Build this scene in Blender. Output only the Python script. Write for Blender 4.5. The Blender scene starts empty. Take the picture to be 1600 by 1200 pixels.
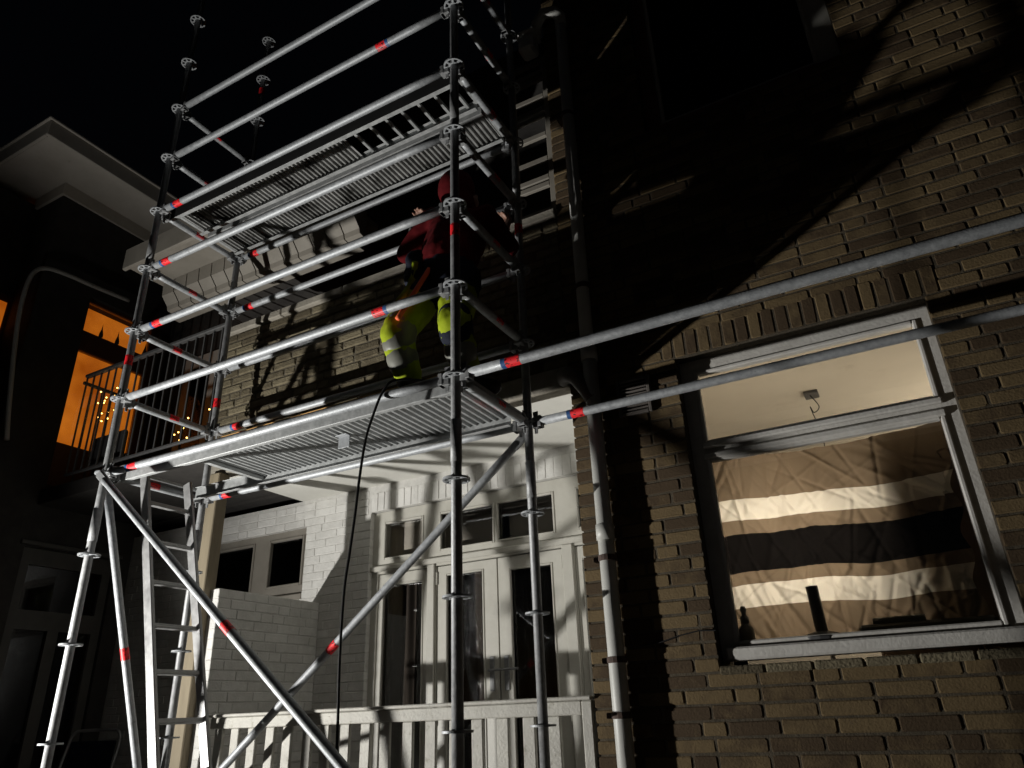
import bpy, math, random
from mathutils import Vector, Matrix
random.seed(11)
scene = bpy.context.scene
COL = scene.collection
PI = math.pi

# ------------------------------------------------------------------ camera
CAM_POS = Vector((4.23268, -2.58822, -1.44778))
RIGHT = Vector((0.87587789, 0.48110858, -0.03704663))
DOWN = Vector((-0.22957148, 0.34795119, -0.90897025))
FWD = Vector((-0.42442296, 0.8046518, 0.41521156))
FPX = 1130.6
cd = bpy.data.cameras.new('camera')
cam = bpy.data.objects.new('camera', cd); COL.objects.link(cam)
m = Matrix.Identity(4)
for i in range(3):
    m[i][0], m[i][1], m[i][2], m[i][3] = RIGHT[i], -DOWN[i], -FWD[i], CAM_POS[i]
cam.matrix_world = m
cd.sensor_width = 36.0; cd.lens = FPX / 1600 * 36
cd.clip_start = 0.02; cd.clip_end = 500
scene.camera = cam

# ------------------------------------------------------------------ night sky
w = bpy.data.worlds.new('World'); scene.world = w; w.use_nodes = True
nt = w.node_tree; nt.nodes.clear()
SKY_STRENGTH = 0.05
sky = nt.nodes.new('ShaderNodeTexSky'); sky.sky_type = 'NISHITA'; sky.sun_disc = False
sky.sun_elevation = math.radians(-4.0); sky.sun_rotation = math.radians(200)
bg = nt.nodes.new('ShaderNodeBackground'); bg.inputs['Strength'].default_value = SKY_STRENGTH
wo = nt.nodes.new('ShaderNodeOutputWorld')
nt.links.new(sky.outputs[0], bg.inputs[0]); nt.links.new(bg.outputs[0], wo.inputs[0])
LAMP_POS = Vector((-1.2, -1.3, -2.0))
LAMP_AIM = Vector((0.78, 0.25, 0.57)).normalized()
LAMP_POWER = 1030.0
scene.view_settings.view_transform = 'Standard'
scene.view_settings.look = 'None'
scene.view_settings.exposure = 0.0
scene.view_settings.gamma = 1.0
scene.view_settings.use_curve_mapping = False
try:
    scene.cycles.max_bounces = 6; scene.cycles.diffuse_bounces = 3
    scene.cycles.transparent_max_bounces = 12
    scene.cycles.caustics_reflective = False; scene.cycles.caustics_refractive = False
    scene.cycles.use_denoising = True
except Exception:
    pass
GROUND = -3.05

def project(p):
    d = Vector(p) - CAM_POS
    z = d.dot(FWD)
    if z < 0.05: return None
    return (800 + FPX * d.dot(RIGHT) / z, 600 + FPX * d.dot(DOWN) / z, z)

# ------------------------------------------------------------------ materials
def new_mat(name):
    mt = bpy.data.materials.new(name); mt.use_nodes = True
    n = mt.node_tree; b = n.nodes['Principled BSDF']
    return mt, n, b

def mat(name, c1, c2=None, rough=0.6, metal=0.0, scale=8.0, bump=0.0, bscale=60.0, island=0.0, rough2=None,
        stain=None, stain_scale=3.0, stain_lo=0.55, stretch=(1, 1, 1), spec=0.5, coat=0.0):
    mt, n, b = new_mat(name)
    L = n.links
    c2 = c2 or c1
    geo = n.nodes.new('ShaderNodeNewGeometry')
    mp = n.nodes.new('ShaderNodeMapping'); mp.inputs['Scale'].default_value = stretch
    L.new(geo.outputs['Position'], mp.inputs['Vector'])
    nz = n.nodes.new('ShaderNodeTexNoise'); nz.inputs['Scale'].default_value = scale; nz.inputs['Detail'].default_value = 5
    nz.inputs['Roughness'].default_value = 0.65
    L.new(mp.outputs[0], nz.inputs['Vector'])
    fac = nz.outputs['Fac']
    if island:
        oi = n.nodes.new('ShaderNodeObjectInfo')
        ad = n.nodes.new('ShaderNodeMath'); ad.operation = 'ADD'
        L.new(oi.outputs['Random'], ad.inputs[0]); L.new(geo.outputs['Random Per Island'], ad.inputs[1])
        fr = n.nodes.new('ShaderNodeMath'); fr.operation = 'FRACT'; L.new(ad.outputs[0], fr.inputs[0])
        mx = n.nodes.new('ShaderNodeMath'); mx.operation = 'MULTIPLY_ADD'
        L.new(fr.outputs[0], mx.inputs[0]); mx.inputs[1].default_value = island
        sc_ = n.nodes.new('ShaderNodeMath'); sc_.operation = 'MULTIPLY_ADD'
        L.new(nz.outputs['Fac'], sc_.inputs[0]); sc_.inputs[1].default_value = 1.0; sc_.inputs[2].default_value = -island / 2
        L.new(sc_.outputs[0], mx.inputs[2]); fac = mx.outputs[0]
    cr = n.nodes.new('ShaderNodeValToRGB')
    cr.color_ramp.elements[0].position = 0.3; cr.color_ramp.elements[1].position = 0.7
    cr.color_ramp.elements[0].color = (*c1, 1); cr.color_ramp.elements[1].color = (*c2, 1)
    L.new(fac, cr.inputs[0]); out = cr.outputs[0]
    if stain:
        n2 = n.nodes.new('ShaderNodeTexNoise'); n2.inputs['Scale'].default_value = stain_scale; n2.inputs['Detail'].default_value = 7
        n2.inputs['Roughness'].default_value = 0.7
        L.new(geo.outputs['Position'], n2.inputs['Vector'])
        r2 = n.nodes.new('ShaderNodeValToRGB')
        r2.color_ramp.elements[0].position = stain_lo; r2.color_ramp.elements[1].position = min(1, stain_lo + 0.13)
        L.new(n2.outputs['Fac'], r2.inputs[0])
        mixn = n.nodes.new('ShaderNodeMix'); mixn.data_type = 'RGBA'
        L.new(r2.outputs[0], mixn.inputs[0]); L.new(out, mixn.inputs[6]); mixn.inputs[7].default_value = (*stain, 1)
        out = mixn.outputs[2]
    L.new(out, b.inputs['Base Color'])
    b.inputs['Metallic'].default_value = metal
    b.inputs['Specular IOR Level'].default_value = spec
    b.inputs['Coat Weight'].default_value = coat
    if rough2 is not None:
        mr = n.nodes.new('ShaderNodeMapRange'); L.new(nz.outputs['Fac'], mr.inputs[0])
        mr.inputs[1].default_value = 0.3; mr.inputs[2].default_value = 0.7
        mr.inputs[3].default_value = rough; mr.inputs[4].default_value = rough2
        L.new(mr.outputs[0], b.inputs['Roughness'])
    else:
        b.inputs['Roughness'].default_value = rough
    if bump:
        nb = n.nodes.new('ShaderNodeTexNoise'); nb.inputs['Scale'].default_value = bscale; nb.inputs['Detail'].default_value = 6
        L.new(mp.outputs[0], nb.inputs['Vector'])
        bp = n.nodes.new('ShaderNodeBump'); bp.inputs['Strength'].default_value = bump; bp.inputs['Distance'].default_value = 0.01
        L.new(nb.outputs['Fac'], bp.inputs['Height']); L.new(bp.outputs[0], b.inputs['Normal'])
    return mt

def emit(name, col, strength):
    mt, n, b = new_mat(name)
    b.inputs['Base Color'].default_value = (*col, 1)
    b.inputs['Emission Color'].default_value = (*col, 1); b.inputs['Emission Strength'].default_value = strength
    return mt

def glass_mat(name, tint=(1, 1, 1), refl=0.9, ior=1.5, wav=0.0):
    mt = bpy.data.materials.new(name); mt.use_nodes = True
    n = mt.node_tree; n.nodes.clear(); L = n.links
    o = n.nodes.new('ShaderNodeOutputMaterial'); mx = n.nodes.new('ShaderNodeMixShader')
    tr = n.nodes.new('ShaderNodeBsdfTransparent'); tr.inputs[0].default_value = (*tint, 1)
    gl = n.nodes.new('ShaderNodeBsdfGlossy'); gl.inputs['Roughness'].default_value = 0.02; gl.inputs[0].default_value = (refl, refl, refl, 1)
    f = n.nodes.new('ShaderNodeFresnel'); f.inputs[0].default_value = ior
    if wav:
        g = n.nodes.new('ShaderNodeNewGeometry'); nz = n.nodes.new('ShaderNodeTexNoise'); nz.inputs['Scale'].default_value = 4
        L.new(g.outputs['Position'], nz.inputs['Vector'])
        bp = n.nodes.new('ShaderNodeBump'); bp.inputs['Strength'].default_value = wav; bp.inputs['Distance'].default_value = 0.02
        L.new(nz.outputs['Fac'], bp.inputs['Height']); L.new(bp.outputs[0], gl.inputs['Normal'])
    L.new(f.outputs[0], mx.inputs[0]); L.new(tr.outputs[0], mx.inputs[1]); L.new(gl.outputs[0], mx.inputs[2])
    L.new(mx.outputs[0], o.inputs[0])
    return mt

M = {}
M['brick'] = mat('brick', (0.066, 0.041, 0.019), (0.155, 0.107, 0.049), rough=0.9, scale=14, bump=0.3, bscale=110, island=0.8, stain=(0.10, 0.07, 0.05), stain_scale=7, stain_lo=0.66)
M['mortar'] = mat('mortar', (0.055, 0.044, 0.029), (0.105, 0.084, 0.056), rough=0.95, scale=30, bump=0.4, bscale=140)
M['white_brick'] = mat('white_painted_brick', (0.60, 0.59, 0.56), (0.74, 0.73, 0.70), rough=0.7, scale=12, bump=0.4, bscale=70, island=0.3, stain=(0.36, 0.33, 0.28), stain_scale=9, stain_lo=0.68)
M['white_mortar'] = mat('white_painted_mortar', (0.54, 0.53, 0.50), (0.68, 0.67, 0.64), rough=0.85, scale=25, bump=0.5, bscale=110)
M['old_brick'] = mat('weathered_brick', (0.09, 0.072, 0.042), (0.19, 0.16, 0.10), rough=0.95, scale=16, bump=0.8, bscale=80, island=0.5, stain=(0.30, 0.28, 0.22), stain_scale=14, stain_lo=0.68)
M['old_mortar'] = mat('weathered_mortar', (0.07, 0.058, 0.038), (0.14, 0.12, 0.085), rough=0.95, scale=30, bump=0.8, bscale=120)
M['plaster'] = mat('white_ceiling_plaster', (0.64, 0.63, 0.58), (0.74, 0.73, 0.68), rough=0.8, scale=3, bump=0.1, bscale=30, stain=(0.5, 0.47, 0.4), stain_scale=5, stain_lo=0.68)
M['white_paint'] = mat('white_gloss_paint', (0.50, 0.485, 0.43), (0.59, 0.575, 0.52), rough=0.42, scale=6, bump=0.06, bscale=40, stain=(0.40, 0.36, 0.29), stain_scale=11, stain_lo=0.64)
M['worn_white'] = mat('peeling_white_paint', (0.58, 0.56, 0.52), (0.72, 0.70, 0.66), rough=0.5, scale=10, bump=0.25, bscale=60, stain=(0.10, 0.06, 0.04), stain_scale=9, stain_lo=0.68, stretch=(1, 1, 1))
M['rail_paint'] = mat('weathered_rail_paint', (0.44, 0.425, 0.385), (0.57, 0.555, 0.50), rough=0.6, scale=9, bump=0.3, bscale=80, stain=(0.3, 0.28, 0.22), stain_scale=16, stain_lo=0.58)
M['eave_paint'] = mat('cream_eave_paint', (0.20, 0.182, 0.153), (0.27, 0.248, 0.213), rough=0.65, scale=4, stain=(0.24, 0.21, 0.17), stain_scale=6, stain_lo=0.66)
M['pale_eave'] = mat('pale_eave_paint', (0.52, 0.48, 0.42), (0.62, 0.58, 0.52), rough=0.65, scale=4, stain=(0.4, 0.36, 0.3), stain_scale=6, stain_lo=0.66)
M['dim_paint'] = mat('shaded_white_paint', (0.07, 0.066, 0.06), (0.10, 0.094, 0.085), rough=0.6, scale=5)  # white door paint darkened, the garden door's shade put into the colour
M['concrete'] = mat('concrete_fascia', (0.24, 0.22, 0.18), (0.36, 0.33, 0.28), rough=0.9, scale=10, bump=0.5, bscale=60)
M['steel'] = mat('galvanised_steel', (0.27, 0.285, 0.30), (0.43, 0.445, 0.46), rough=0.44, rough2=0.62, metal=0.25, scale=38, bump=0.14, bscale=130, stain=(0.17, 0.17, 0.165), stain_scale=17, stain_lo=0.61)
M['deck_steel'] = mat('galvanised_deck_steel', (0.30, 0.31, 0.31), (0.46, 0.47, 0.47), rough=0.42, rough2=0.62, metal=0.3, scale=22, bump=0.12, bscale=70, stain=(0.30, 0.30, 0.29), stain_scale=6, stain_lo=0.6)
M['old_steel'] = mat('dull_galvanised_steel', (0.20, 0.205, 0.21), (0.34, 0.345, 0.35), rough=0.45, rough2=0.62, metal=0.3, scale=30, bump=0.12, bscale=100, stain=(0.22, 0.2, 0.17), stain_scale=12, stain_lo=0.64)
M['alu'] = mat('ladder_aluminium', (0.28, 0.28, 0.28), (0.40, 0.40, 0.40), rough=0.4, rough2=0.6, metal=0.4, scale=18, stain=(0.3, 0.3, 0.29), stain_scale=20, stain_lo=0.64)
M['blue'] = mat('blue_tape', (0.02, 0.07, 0.22), (0.05, 0.14, 0.34), rough=0.45, scale=60)
M['pvc'] = mat('grey_pvc', (0.50, 0.50, 0.47), (0.58, 0.58, 0.55), rough=0.45, scale=6, stain=(0.36, 0.35, 0.31), stain_scale=8, stain_lo=0.62)
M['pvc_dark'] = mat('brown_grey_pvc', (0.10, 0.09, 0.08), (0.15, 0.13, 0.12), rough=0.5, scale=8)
M['rust'] = mat('dark_rusty_iron', (0.05, 0.035, 0.03), (0.10, 0.06, 0.045), rough=0.8, scale=40)
M['brown_frame'] = mat('red_brown_paint', (0.13, 0.05, 0.03), (0.18, 0.08, 0.05), rough=0.5, scale=8)
M['timber'] = mat('sawn_timber', (0.20, 0.165, 0.11), (0.30, 0.25, 0.17), rough=0.75, scale=12, stretch=(1, 1, .12), bump=0.2, bscale=50)
M['toe_board'] = mat('toe_board_timber', (0.50, 0.27, 0.09), (0.66, 0.40, 0.16), rough=0.75, scale=9, stretch=(.15, 1, 1), bump=0.2, bscale=50)
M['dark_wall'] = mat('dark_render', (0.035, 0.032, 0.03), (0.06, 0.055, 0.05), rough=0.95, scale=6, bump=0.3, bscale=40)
M['room'] = mat('room_wall', (0.60, 0.555, 0.47), (0.66, 0.61, 0.52), rough=0.9, scale=2.5, stain=(0.54, 0.49, 0.41), stain_scale=3, stain_lo=0.6)
M['room_grey'] = mat('room_plaster', (0.66, 0.62, 0.56), (0.74, 0.70, 0.64), rough=0.9, scale=2)
M['floor'] = mat('room_floor', (0.12, 0.08, 0.05), (0.2, 0.13, 0.08), rough=0.6, scale=5)
M['paving'] = mat('paving', (0.22, 0.20, 0.175), (0.32, 0.29, 0.26), rough=0.95, scale=4, bump=0.5, bscale=30)
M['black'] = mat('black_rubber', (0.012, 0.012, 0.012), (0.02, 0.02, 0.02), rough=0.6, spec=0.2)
M['shaded_deck'] = mat('shaded_deck_steel', (0.22, 0.22, 0.215), (0.40, 0.40, 0.39), rough=0.5, rough2=0.65, metal=0.2, scale=20, bump=0.1, bscale=70, stain=(0.045, 0.043, 0.04), stain_scale=5, stain_lo=0.5)  # dark blotches put the partial shade of the upper deck ribs into the colour
M['dark_metal'] = mat('black_painted_metal', (0.06, 0.06, 0.062), (0.09, 0.09, 0.092), rough=0.45)
M['rail_metal'] = mat('grey_rail_metal', (0.10, 0.10, 0.10), (0.15, 0.15, 0.15), rough=0.5, metal=0.2, scale=30)
M['curtain'] = mat('dark_brown_curtain', (0.035, 0.027, 0.02), (0.075, 0.058, 0.045), rough=0.95, scale=5, stretch=(6, 1, .4))
M['pane_backing'] = mat('taupe_pane_backing', (0.50, 0.455, 0.385), (0.58, 0.53, 0.45), rough=0.8, scale=3)
M['hivis'] = mat('hivis_yellow_cloth', (0.26, 0.33, 0.012), (0.34, 0.41, 0.025), rough=0.8, scale=20, bump=0.3, bscale=18, spec=0.1)
M['navy'] = mat('navy_work_cloth', (0.012, 0.014, 0.022), (0.022, 0.026, 0.04), rough=0.85, scale=30, bump=0.3, bscale=25, spec=0.1)
M['red_cloth'] = mat('red_sweatshirt', (0.06, 0.0035, 0.005), (0.095, 0.006, 0.008), rough=0.9, scale=15, bump=0.4, bscale=22, spec=0.1)
M['orange_tape'] = mat('orange_piping', (0.85, 0.12, 0.03), (0.9, 0.17, 0.05), rough=0.7)
M['grey_tape'] = mat('grey_reflective_band', (0.14, 0.14, 0.12), (0.19, 0.19, 0.16), rough=0.5)
M['skin'] = mat('skin', (0.26, 0.14, 0.10), (0.32, 0.18, 0.13), rough=0.6, scale=20)
M['hair'] = mat('dark_hair', (0.02, 0.014, 0.01), (0.04, 0.028, 0.02), rough=0.7, scale=60, bump=0.4, bscale=120)
M['boot'] = mat('black_boot', (0.015, 0.014, 0.013), (0.03, 0.027, 0.025), rough=0.6)
M['white_plastic'] = mat('white_plastic', (0.6, 0.6, 0.58), (0.66, 0.66, 0.64), rough=0.4)
M['glass'] = glass_mat('window_glass', refl=0.9, wav=0.03)
M['dark_glass'] = glass_mat('dark_window_glass', tint=(0.8, 0.82, 0.85), refl=0.8)
M['amber'] = emit('warm_fairy_light', (1.0, 0.55, 0.12), 9.0)

# red inspection tape with black print
mt, n, b = new_mat('red_printed_tape'); L_ = n.links
g = n.nodes.new('ShaderNodeTexCoord'); bt = n.nodes.new('ShaderNodeTexNoise'); bt.inputs['Scale'].default_value = 75; bt.inputs['Detail'].default_value = 1
mp = n.nodes.new('ShaderNodeMapping'); mp.inputs['Scale'].default_value = (0.55, 1.3, 1.3)
L_.new(g.outputs['Object'], mp.inputs[0]); L_.new(mp.outputs[0], bt.inputs['Vector'])
cr = n.nodes.new('ShaderNodeValToRGB'); cr.color_ramp.interpolation = 'CONSTANT'
cr.color_ramp.elements[0].color = (0.95, 0.022, 0.03, 1); cr.color_ramp.elements[1].color = (0.10, 0.004, 0.006, 1); cr.color_ramp.elements[1].position = 0.60
L_.new(bt.outputs['Fac'], cr.inputs[0]); L_.new(cr.outputs[0], b.inputs['Base Color']); b.inputs['Roughness'].default_value = 0.5
M['red'] = mt

# orange lit curtain behind the neighbour's door glass
mt, n, b = new_mat('lit_orange_curtain'); L_ = n.links
g = n.nodes.new('ShaderNodeNewGeometry'); nz = n.nodes.new('ShaderNodeTexNoise'); nz.inputs['Scale'].default_value = 2.2; nz.inputs['Detail'].default_value = 3
L_.new(g.outputs['Position'], nz.inputs['Vector'])
cr = n.nodes.new('ShaderNodeValToRGB'); cr.color_ramp.elements[0].position = 0.3; cr.color_ramp.elements[1].position = 0.75
cr.color_ramp.elements[0].color = (0.42, 0.085, 0.004, 1); cr.color_ramp.elements[1].color = (0.90, 0.25, 0.018, 1)
L_.new(nz.outputs['Fac'], cr.inputs[0]); L_.new(cr.outputs[0], b.inputs['Emission Color']); b.inputs['Emission Strength'].default_value = 0.62
b.inputs['Base Color'].default_value = (0.3, 0.1, 0.02, 1)
M['orange_curtain'] = mt

# striped translucent sheet in the window
mt = bpy.data.materials.new('striped_bed_sheet'); mt.use_nodes = True
n = mt.node_tree; n.nodes.clear(); L_ = n.links
o_ = n.nodes.new('ShaderNodeOutputMaterial'); mx = n.nodes.new('ShaderNodeMixShader'); mx.inputs[0].default_value = 0.62
df = n.nodes.new('ShaderNodeBsdfDiffuse'); tl = n.nodes.new('ShaderNodeBsdfTranslucent')
uvn = n.nodes.new('ShaderNodeUVMap'); sp = n.nodes.new('ShaderNodeSeparateXYZ'); L_.new(uvn.outputs[0], sp.inputs[0])
cr = n.nodes.new('ShaderNodeValToRGB'); cr.color_ramp.interpolation = 'CONSTANT'
BR = (0.25, 0.195, 0.14, 1); WH = (0.88, 0.85, 0.78, 1); BK = (0.010, 0.009, 0.009, 1)
els = cr.color_ramp.elements
els[0].position = 0.0; els[0].color = BR
els[1].position = 0.25; els[1].color = WH
for pos, c in ((0.362, BR), (0.435, BK), (0.63, BR), (0.692, WH), (0.806, BR)):
    e = els.new(pos); e.color = c
L_.new(sp.outputs[1], cr.inputs[0])
L_.new(cr.outputs[0], df.inputs[0]); L_.new(cr.outputs[0], tl.inputs[0])
L_.new(df.outputs[0], mx.inputs[1]); L_.new(tl.outputs[0], mx.inputs[2]); L_.new(mx.outputs[0], o_.inputs[0])
M['sheet'] = mt

# crumpled clear plastic foil
mt = bpy.data.materials.new('crumpled_clear_foil'); mt.use_nodes = True
n = mt.node_tree; n.nodes.clear(); L_ = n.links
o_ = n.nodes.new('ShaderNodeOutputMaterial'); mx = n.nodes.new('ShaderNodeMixShader'); mx.inputs[0].default_value = 0.14
tr = n.nodes.new('ShaderNodeBsdfTransparent'); gl = n.nodes.new('ShaderNodeBsdfGlossy'); gl.inputs['Roughness'].default_value = 0.16
g = n.nodes.new('ShaderNodeNewGeometry'); nz = n.nodes.new('ShaderNodeTexNoise'); nz.inputs['Scale'].default_value = 9; nz.inputs['Detail'].default_value = 4; nz.inputs['Distortion'].default_value = 1.5
L_.new(g.outputs['Position'], nz.inputs['Vector'])
bp = n.nodes.new('ShaderNodeBump'); bp.inputs['Strength'].default_value = 1.0; bp.inputs['Distance'].default_value = 0.12
L_.new(nz.outputs['Fac'], bp.inputs['Height']); L_.new(bp.outputs[0], gl.inputs['Normal'])
L_.new(tr.outputs[0], mx.inputs[1]); L_.new(gl.outputs[0], mx.inputs[2]); L_.new(mx.outputs[0], o_.inputs[0])
M['foil'] = mt

# ------------------------------------------------------------------ mesh helpers
class MB:
    def __init__(s): s.v = []; s.f = []
    def add(s, vs, fs):
        k = len(s.v); s.v += [tuple(v) for v in vs]; s.f += [tuple(i + k for i in f) for f in fs]; return s
    def box(s, x0, x1, y0, y1, z0, z1, c=0.004, mtx=None):
        c = min(c, (x1 - x0) * .3, (y1 - y0) * .3, (z1 - z0) * .3)
        vs, fs = cbox(x0, x1, y0, y1, z0, z1, c)
        if mtx is not None: vs = [mtx @ Vector(v) for v in vs]
        return s.add(vs, fs)
    def tube(s, a, b, r, n=14, r2=None, cap=True):
        a = Vector(a); b = Vector(b); d = (b - a).normalized(); r2 = r if r2 is None else r2
        q = d.to_track_quat('Z', 'Y')
        vs = []
        for p, rr in ((a, r), (b, r2)):
            for i in range(n):
                t = 2 * PI * i / n; vs.append(p + q @ Vector((rr * math.cos(t), rr * math.sin(t), 0)))
        fs = [(i, (i + 1) % n, n + (i + 1) % n, n + i) for i in range(n)]
        if cap: fs += [tuple(range(n - 1, -1, -1)), tuple(range(n, 2 * n))]
        return s.add(vs, fs)
    def path(s, pts, r, n=10, cap=True):
        pts = [Vector(p) for p in pts]; vs = []; N = len(pts)
        up = Vector((0.13, 0.31, 0.94)).normalized()
        for i, p in enumerate(pts):
            t = (pts[min(i + 1, N - 1)] - pts[max(i - 1, 0)]).normalized()
            x = t.cross(up)
            if x.length < 0.1: x = t.cross(Vector((1, 0, 0)))
            x.normalize(); y = t.cross(x).normalized()
            rr = r[i] if isinstance(r, (list, tuple)) else r
            for k in range(n):
                a = 2 * PI * k / n; vs.append(p + x * (rr * math.cos(a)) + y * (rr * math.sin(a)))
        fs = []
        for i in range(N - 1):
            for k in range(n):
                k2 = (k + 1) % n; fs.append((i * n + k, i * n + k2, (i + 1) * n + k2, (i + 1) * n + k))
        if cap: fs += [tuple(range(n - 1, -1, -1)), tuple(range((N - 1) * n, N * n))]
        return s.add(vs, fs)
    def lathe(s, prof, c, n=16):
        vs = []; c = Vector(c)
        for r, z in prof:
            for k in range(n):
                a = 2 * PI * k / n; vs.append(c + Vector((r * math.cos(a), r * math.sin(a), z)))
        fs = []
        for i in range(len(prof) - 1):
            for k in range(n):
                k2 = (k + 1) % n; fs.append((i * n + k, i * n + k2, (i + 1) * n + k2, (i + 1) * n + k))
        fs += [tuple(range(n - 1, -1, -1)), tuple(range((len(prof) - 1) * n, len(prof) * n))]
        return s.add(vs, fs)
    def ball(s, c, r, n=8, sq=(1, 1, 1)):
        vs = []; fs = []; c = Vector(c); R = n // 2 + 1
        for i in range(R + 1):
            t = PI * i / R
            for k in range(n):
                a = 2 * PI * k / n
                vs.append(c + Vector((r * sq[0] * math.sin(t) * math.cos(a), r * sq[1] * math.sin(t) * math.sin(a), r * sq[2] * math.cos(t))))
        for i in range(R):
            for k in range(n):
                k2 = (k + 1) % n; fs.append((i * n + k, (i + 1) * n + k, (i + 1) * n + k2, i * n + k2))
        return s.add(vs, fs)
    def mesh(s, name, material, smooth=False):
        me = bpy.data.meshes.new(name); me.from_pydata(s.v, [], s.f)
        if material: me.materials.append(M[material])
        if smooth:
            me.polygons.foreach_set('use_smooth', [True] * len(me.polygons))
        me.update(); return me
    def build(s, name, material, parent=None, smooth=False):
        return link(name, s.mesh(name, material, smooth), parent)

def cbox(x0, x1, y0, y1, z0, z1, c):
    X = (x0, x1); Y = (y0, y1); Z = (z0, z1); vs = []; idx = {}
    for i in (0, 1):
        for j in (0, 1):
            for k in (0, 1):
                sx = 1 if i == 0 else -1; sy = 1 if j == 0 else -1; sz = 1 if k == 0 else -1
                for ax in range(3):
                    p = [X[i] + sx * c, Y[j] + sy * c, Z[k] + sz * c]
                    p[ax] = (X[i], Y[j], Z[k])[ax]
                    idx[(i, j, k, ax)] = len(vs); vs.append(tuple(p))
    fs = []
    for i in (0, 1):
        f = [idx[(i, a, b_, 0)] for a, b_ in ((0, 0), (1, 0), (1, 1), (0, 1))]; fs.append(f[::-1] if i == 0 else f)
        f = [idx[(a, i, b_, 1)] for a, b_ in ((0, 0), (1, 0), (1, 1), (0, 1))]; fs.append(f if i == 0 else f[::-1])
        f = [idx[(a, b_, i, 2)] for a, b_ in ((0, 0), (1, 0), (1, 1), (0, 1))]; fs.append(f[::-1] if i == 0 else f)
    for a in (0, 1):
        for b_ in (0, 1):
            fs.append((idx[(0, a, b_, 1)], idx[(1, a, b_, 1)], idx[(1, a, b_, 2)], idx[(0, a, b_, 2)]))
            fs.append((idx[(a, 0, b_, 0)], idx[(a, 1, b_, 0)], idx[(a, 1, b_, 2)], idx[(a, 0, b_, 2)]))
            fs.append((idx[(a, b_, 0, 0)], idx[(a, b_, 1, 0)], idx[(a, b_, 1, 1)], idx[(a, b_, 0, 1)]))
            for k in (0, 1): fs.append((idx[(a, b_, k, 0)], idx[(a, b_, k, 1)], idx[(a, b_, k, 2)]))
    return vs, fs

def link(name, me, parent=None):
    o = bpy.data.objects.new(name, me); COL.objects.link(o)
    if parent is not None: o.parent = parent; o.matrix_parent_inverse = parent.matrix_world.inverted() if False else Matrix.Identity(4)
    return o
def thing(name, label, cat, group=None):
    o = bpy.data.objects.new(name, None); COL.objects.link(o); o.empty_display_size = 0.1
    return tag(o, label, cat, group)
def tag(o, label=None, cat=None, group=None, kind=None):
    if label: o['label'] = label
    if cat: o['category'] = cat
    if group: o['group'] = group
    if kind: o['kind'] = kind
    return o
def B(name, material, parent, *boxes, c=0.004):
    mb = MB()
    for bx in boxes: mb.box(*bx, c=c)
    return mb.build(name, material, parent)

# ------------------------------------------------------------------ brickwork
PITCH, JOINT, STR, HDR = 0.0662, 0.0100, 0.2165, 0.103
def brick_variant(L, H, D, wear):
    """corner-cut outline, uneven worn arrises; local x = length, y = depth (front at 0, back at D), z = height"""
    def ring(inset, y, j):
        c = 0.0035 + inset * .6
        l, h = L / 2 - inset, H / 2 - inset
        base = [(-l + c, -h), (0, -h), (l - c, -h), (l, -h + c), (l, h - c), (l - c, h), (0, h), (-l + c, h), (-l, h - c), (-l, -h + c)]
        return [(x + random.uniform(-j, j), y + random.uniform(-j, j) * .5, z + random.uniform(-j, j) * .8) for x, z in base]
    f = ring(0.006 * wear, 0.0, 0.0022 * wear); mdl = ring(0.0, 0.006 * wear, 0.0016 * wear); bk = [(x, D, z) for x, y, z in mdl]
    n = 10; vs = f + mdl + bk; fs = [tuple(range(n))]
    for k in range(2):
        for i in range(n): fs.append((k * n + (i + 1) % n, k * n + i, (k + 1) * n + i, (k + 1) * n + (i + 1) % n))
    return vs, fs
def variant_set(L, H, D, wear, n, name, material):
    out = []
    for i in range(n):
        vs, fs = brick_variant(L, H, D, wear)
        me = bpy.data.meshes.new(name); me.from_pydata(vs, [], fs); me.materials.append(M[material]); me.update()
        out.append((vs, fs, me))
    return out
def free_intervals(u0, u1, za, zb, holes):
    iv = [(u0, u1)]
    for h in holes:
        if h[3] <= za + 0.02 or h[2] >= zb - 0.02: continue
        nx = []
        for a, b_ in iv:
            if h[1] <= a or h[0] >= b_: nx.append((a, b_)); continue
            if h[0] > a: nx.append((a, h[0]))
            if h[1] < b_: nx.append((h[1], b_))
        iv = nx
    return [i for i in iv if i[1] - i[0] > 0.03]
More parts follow.
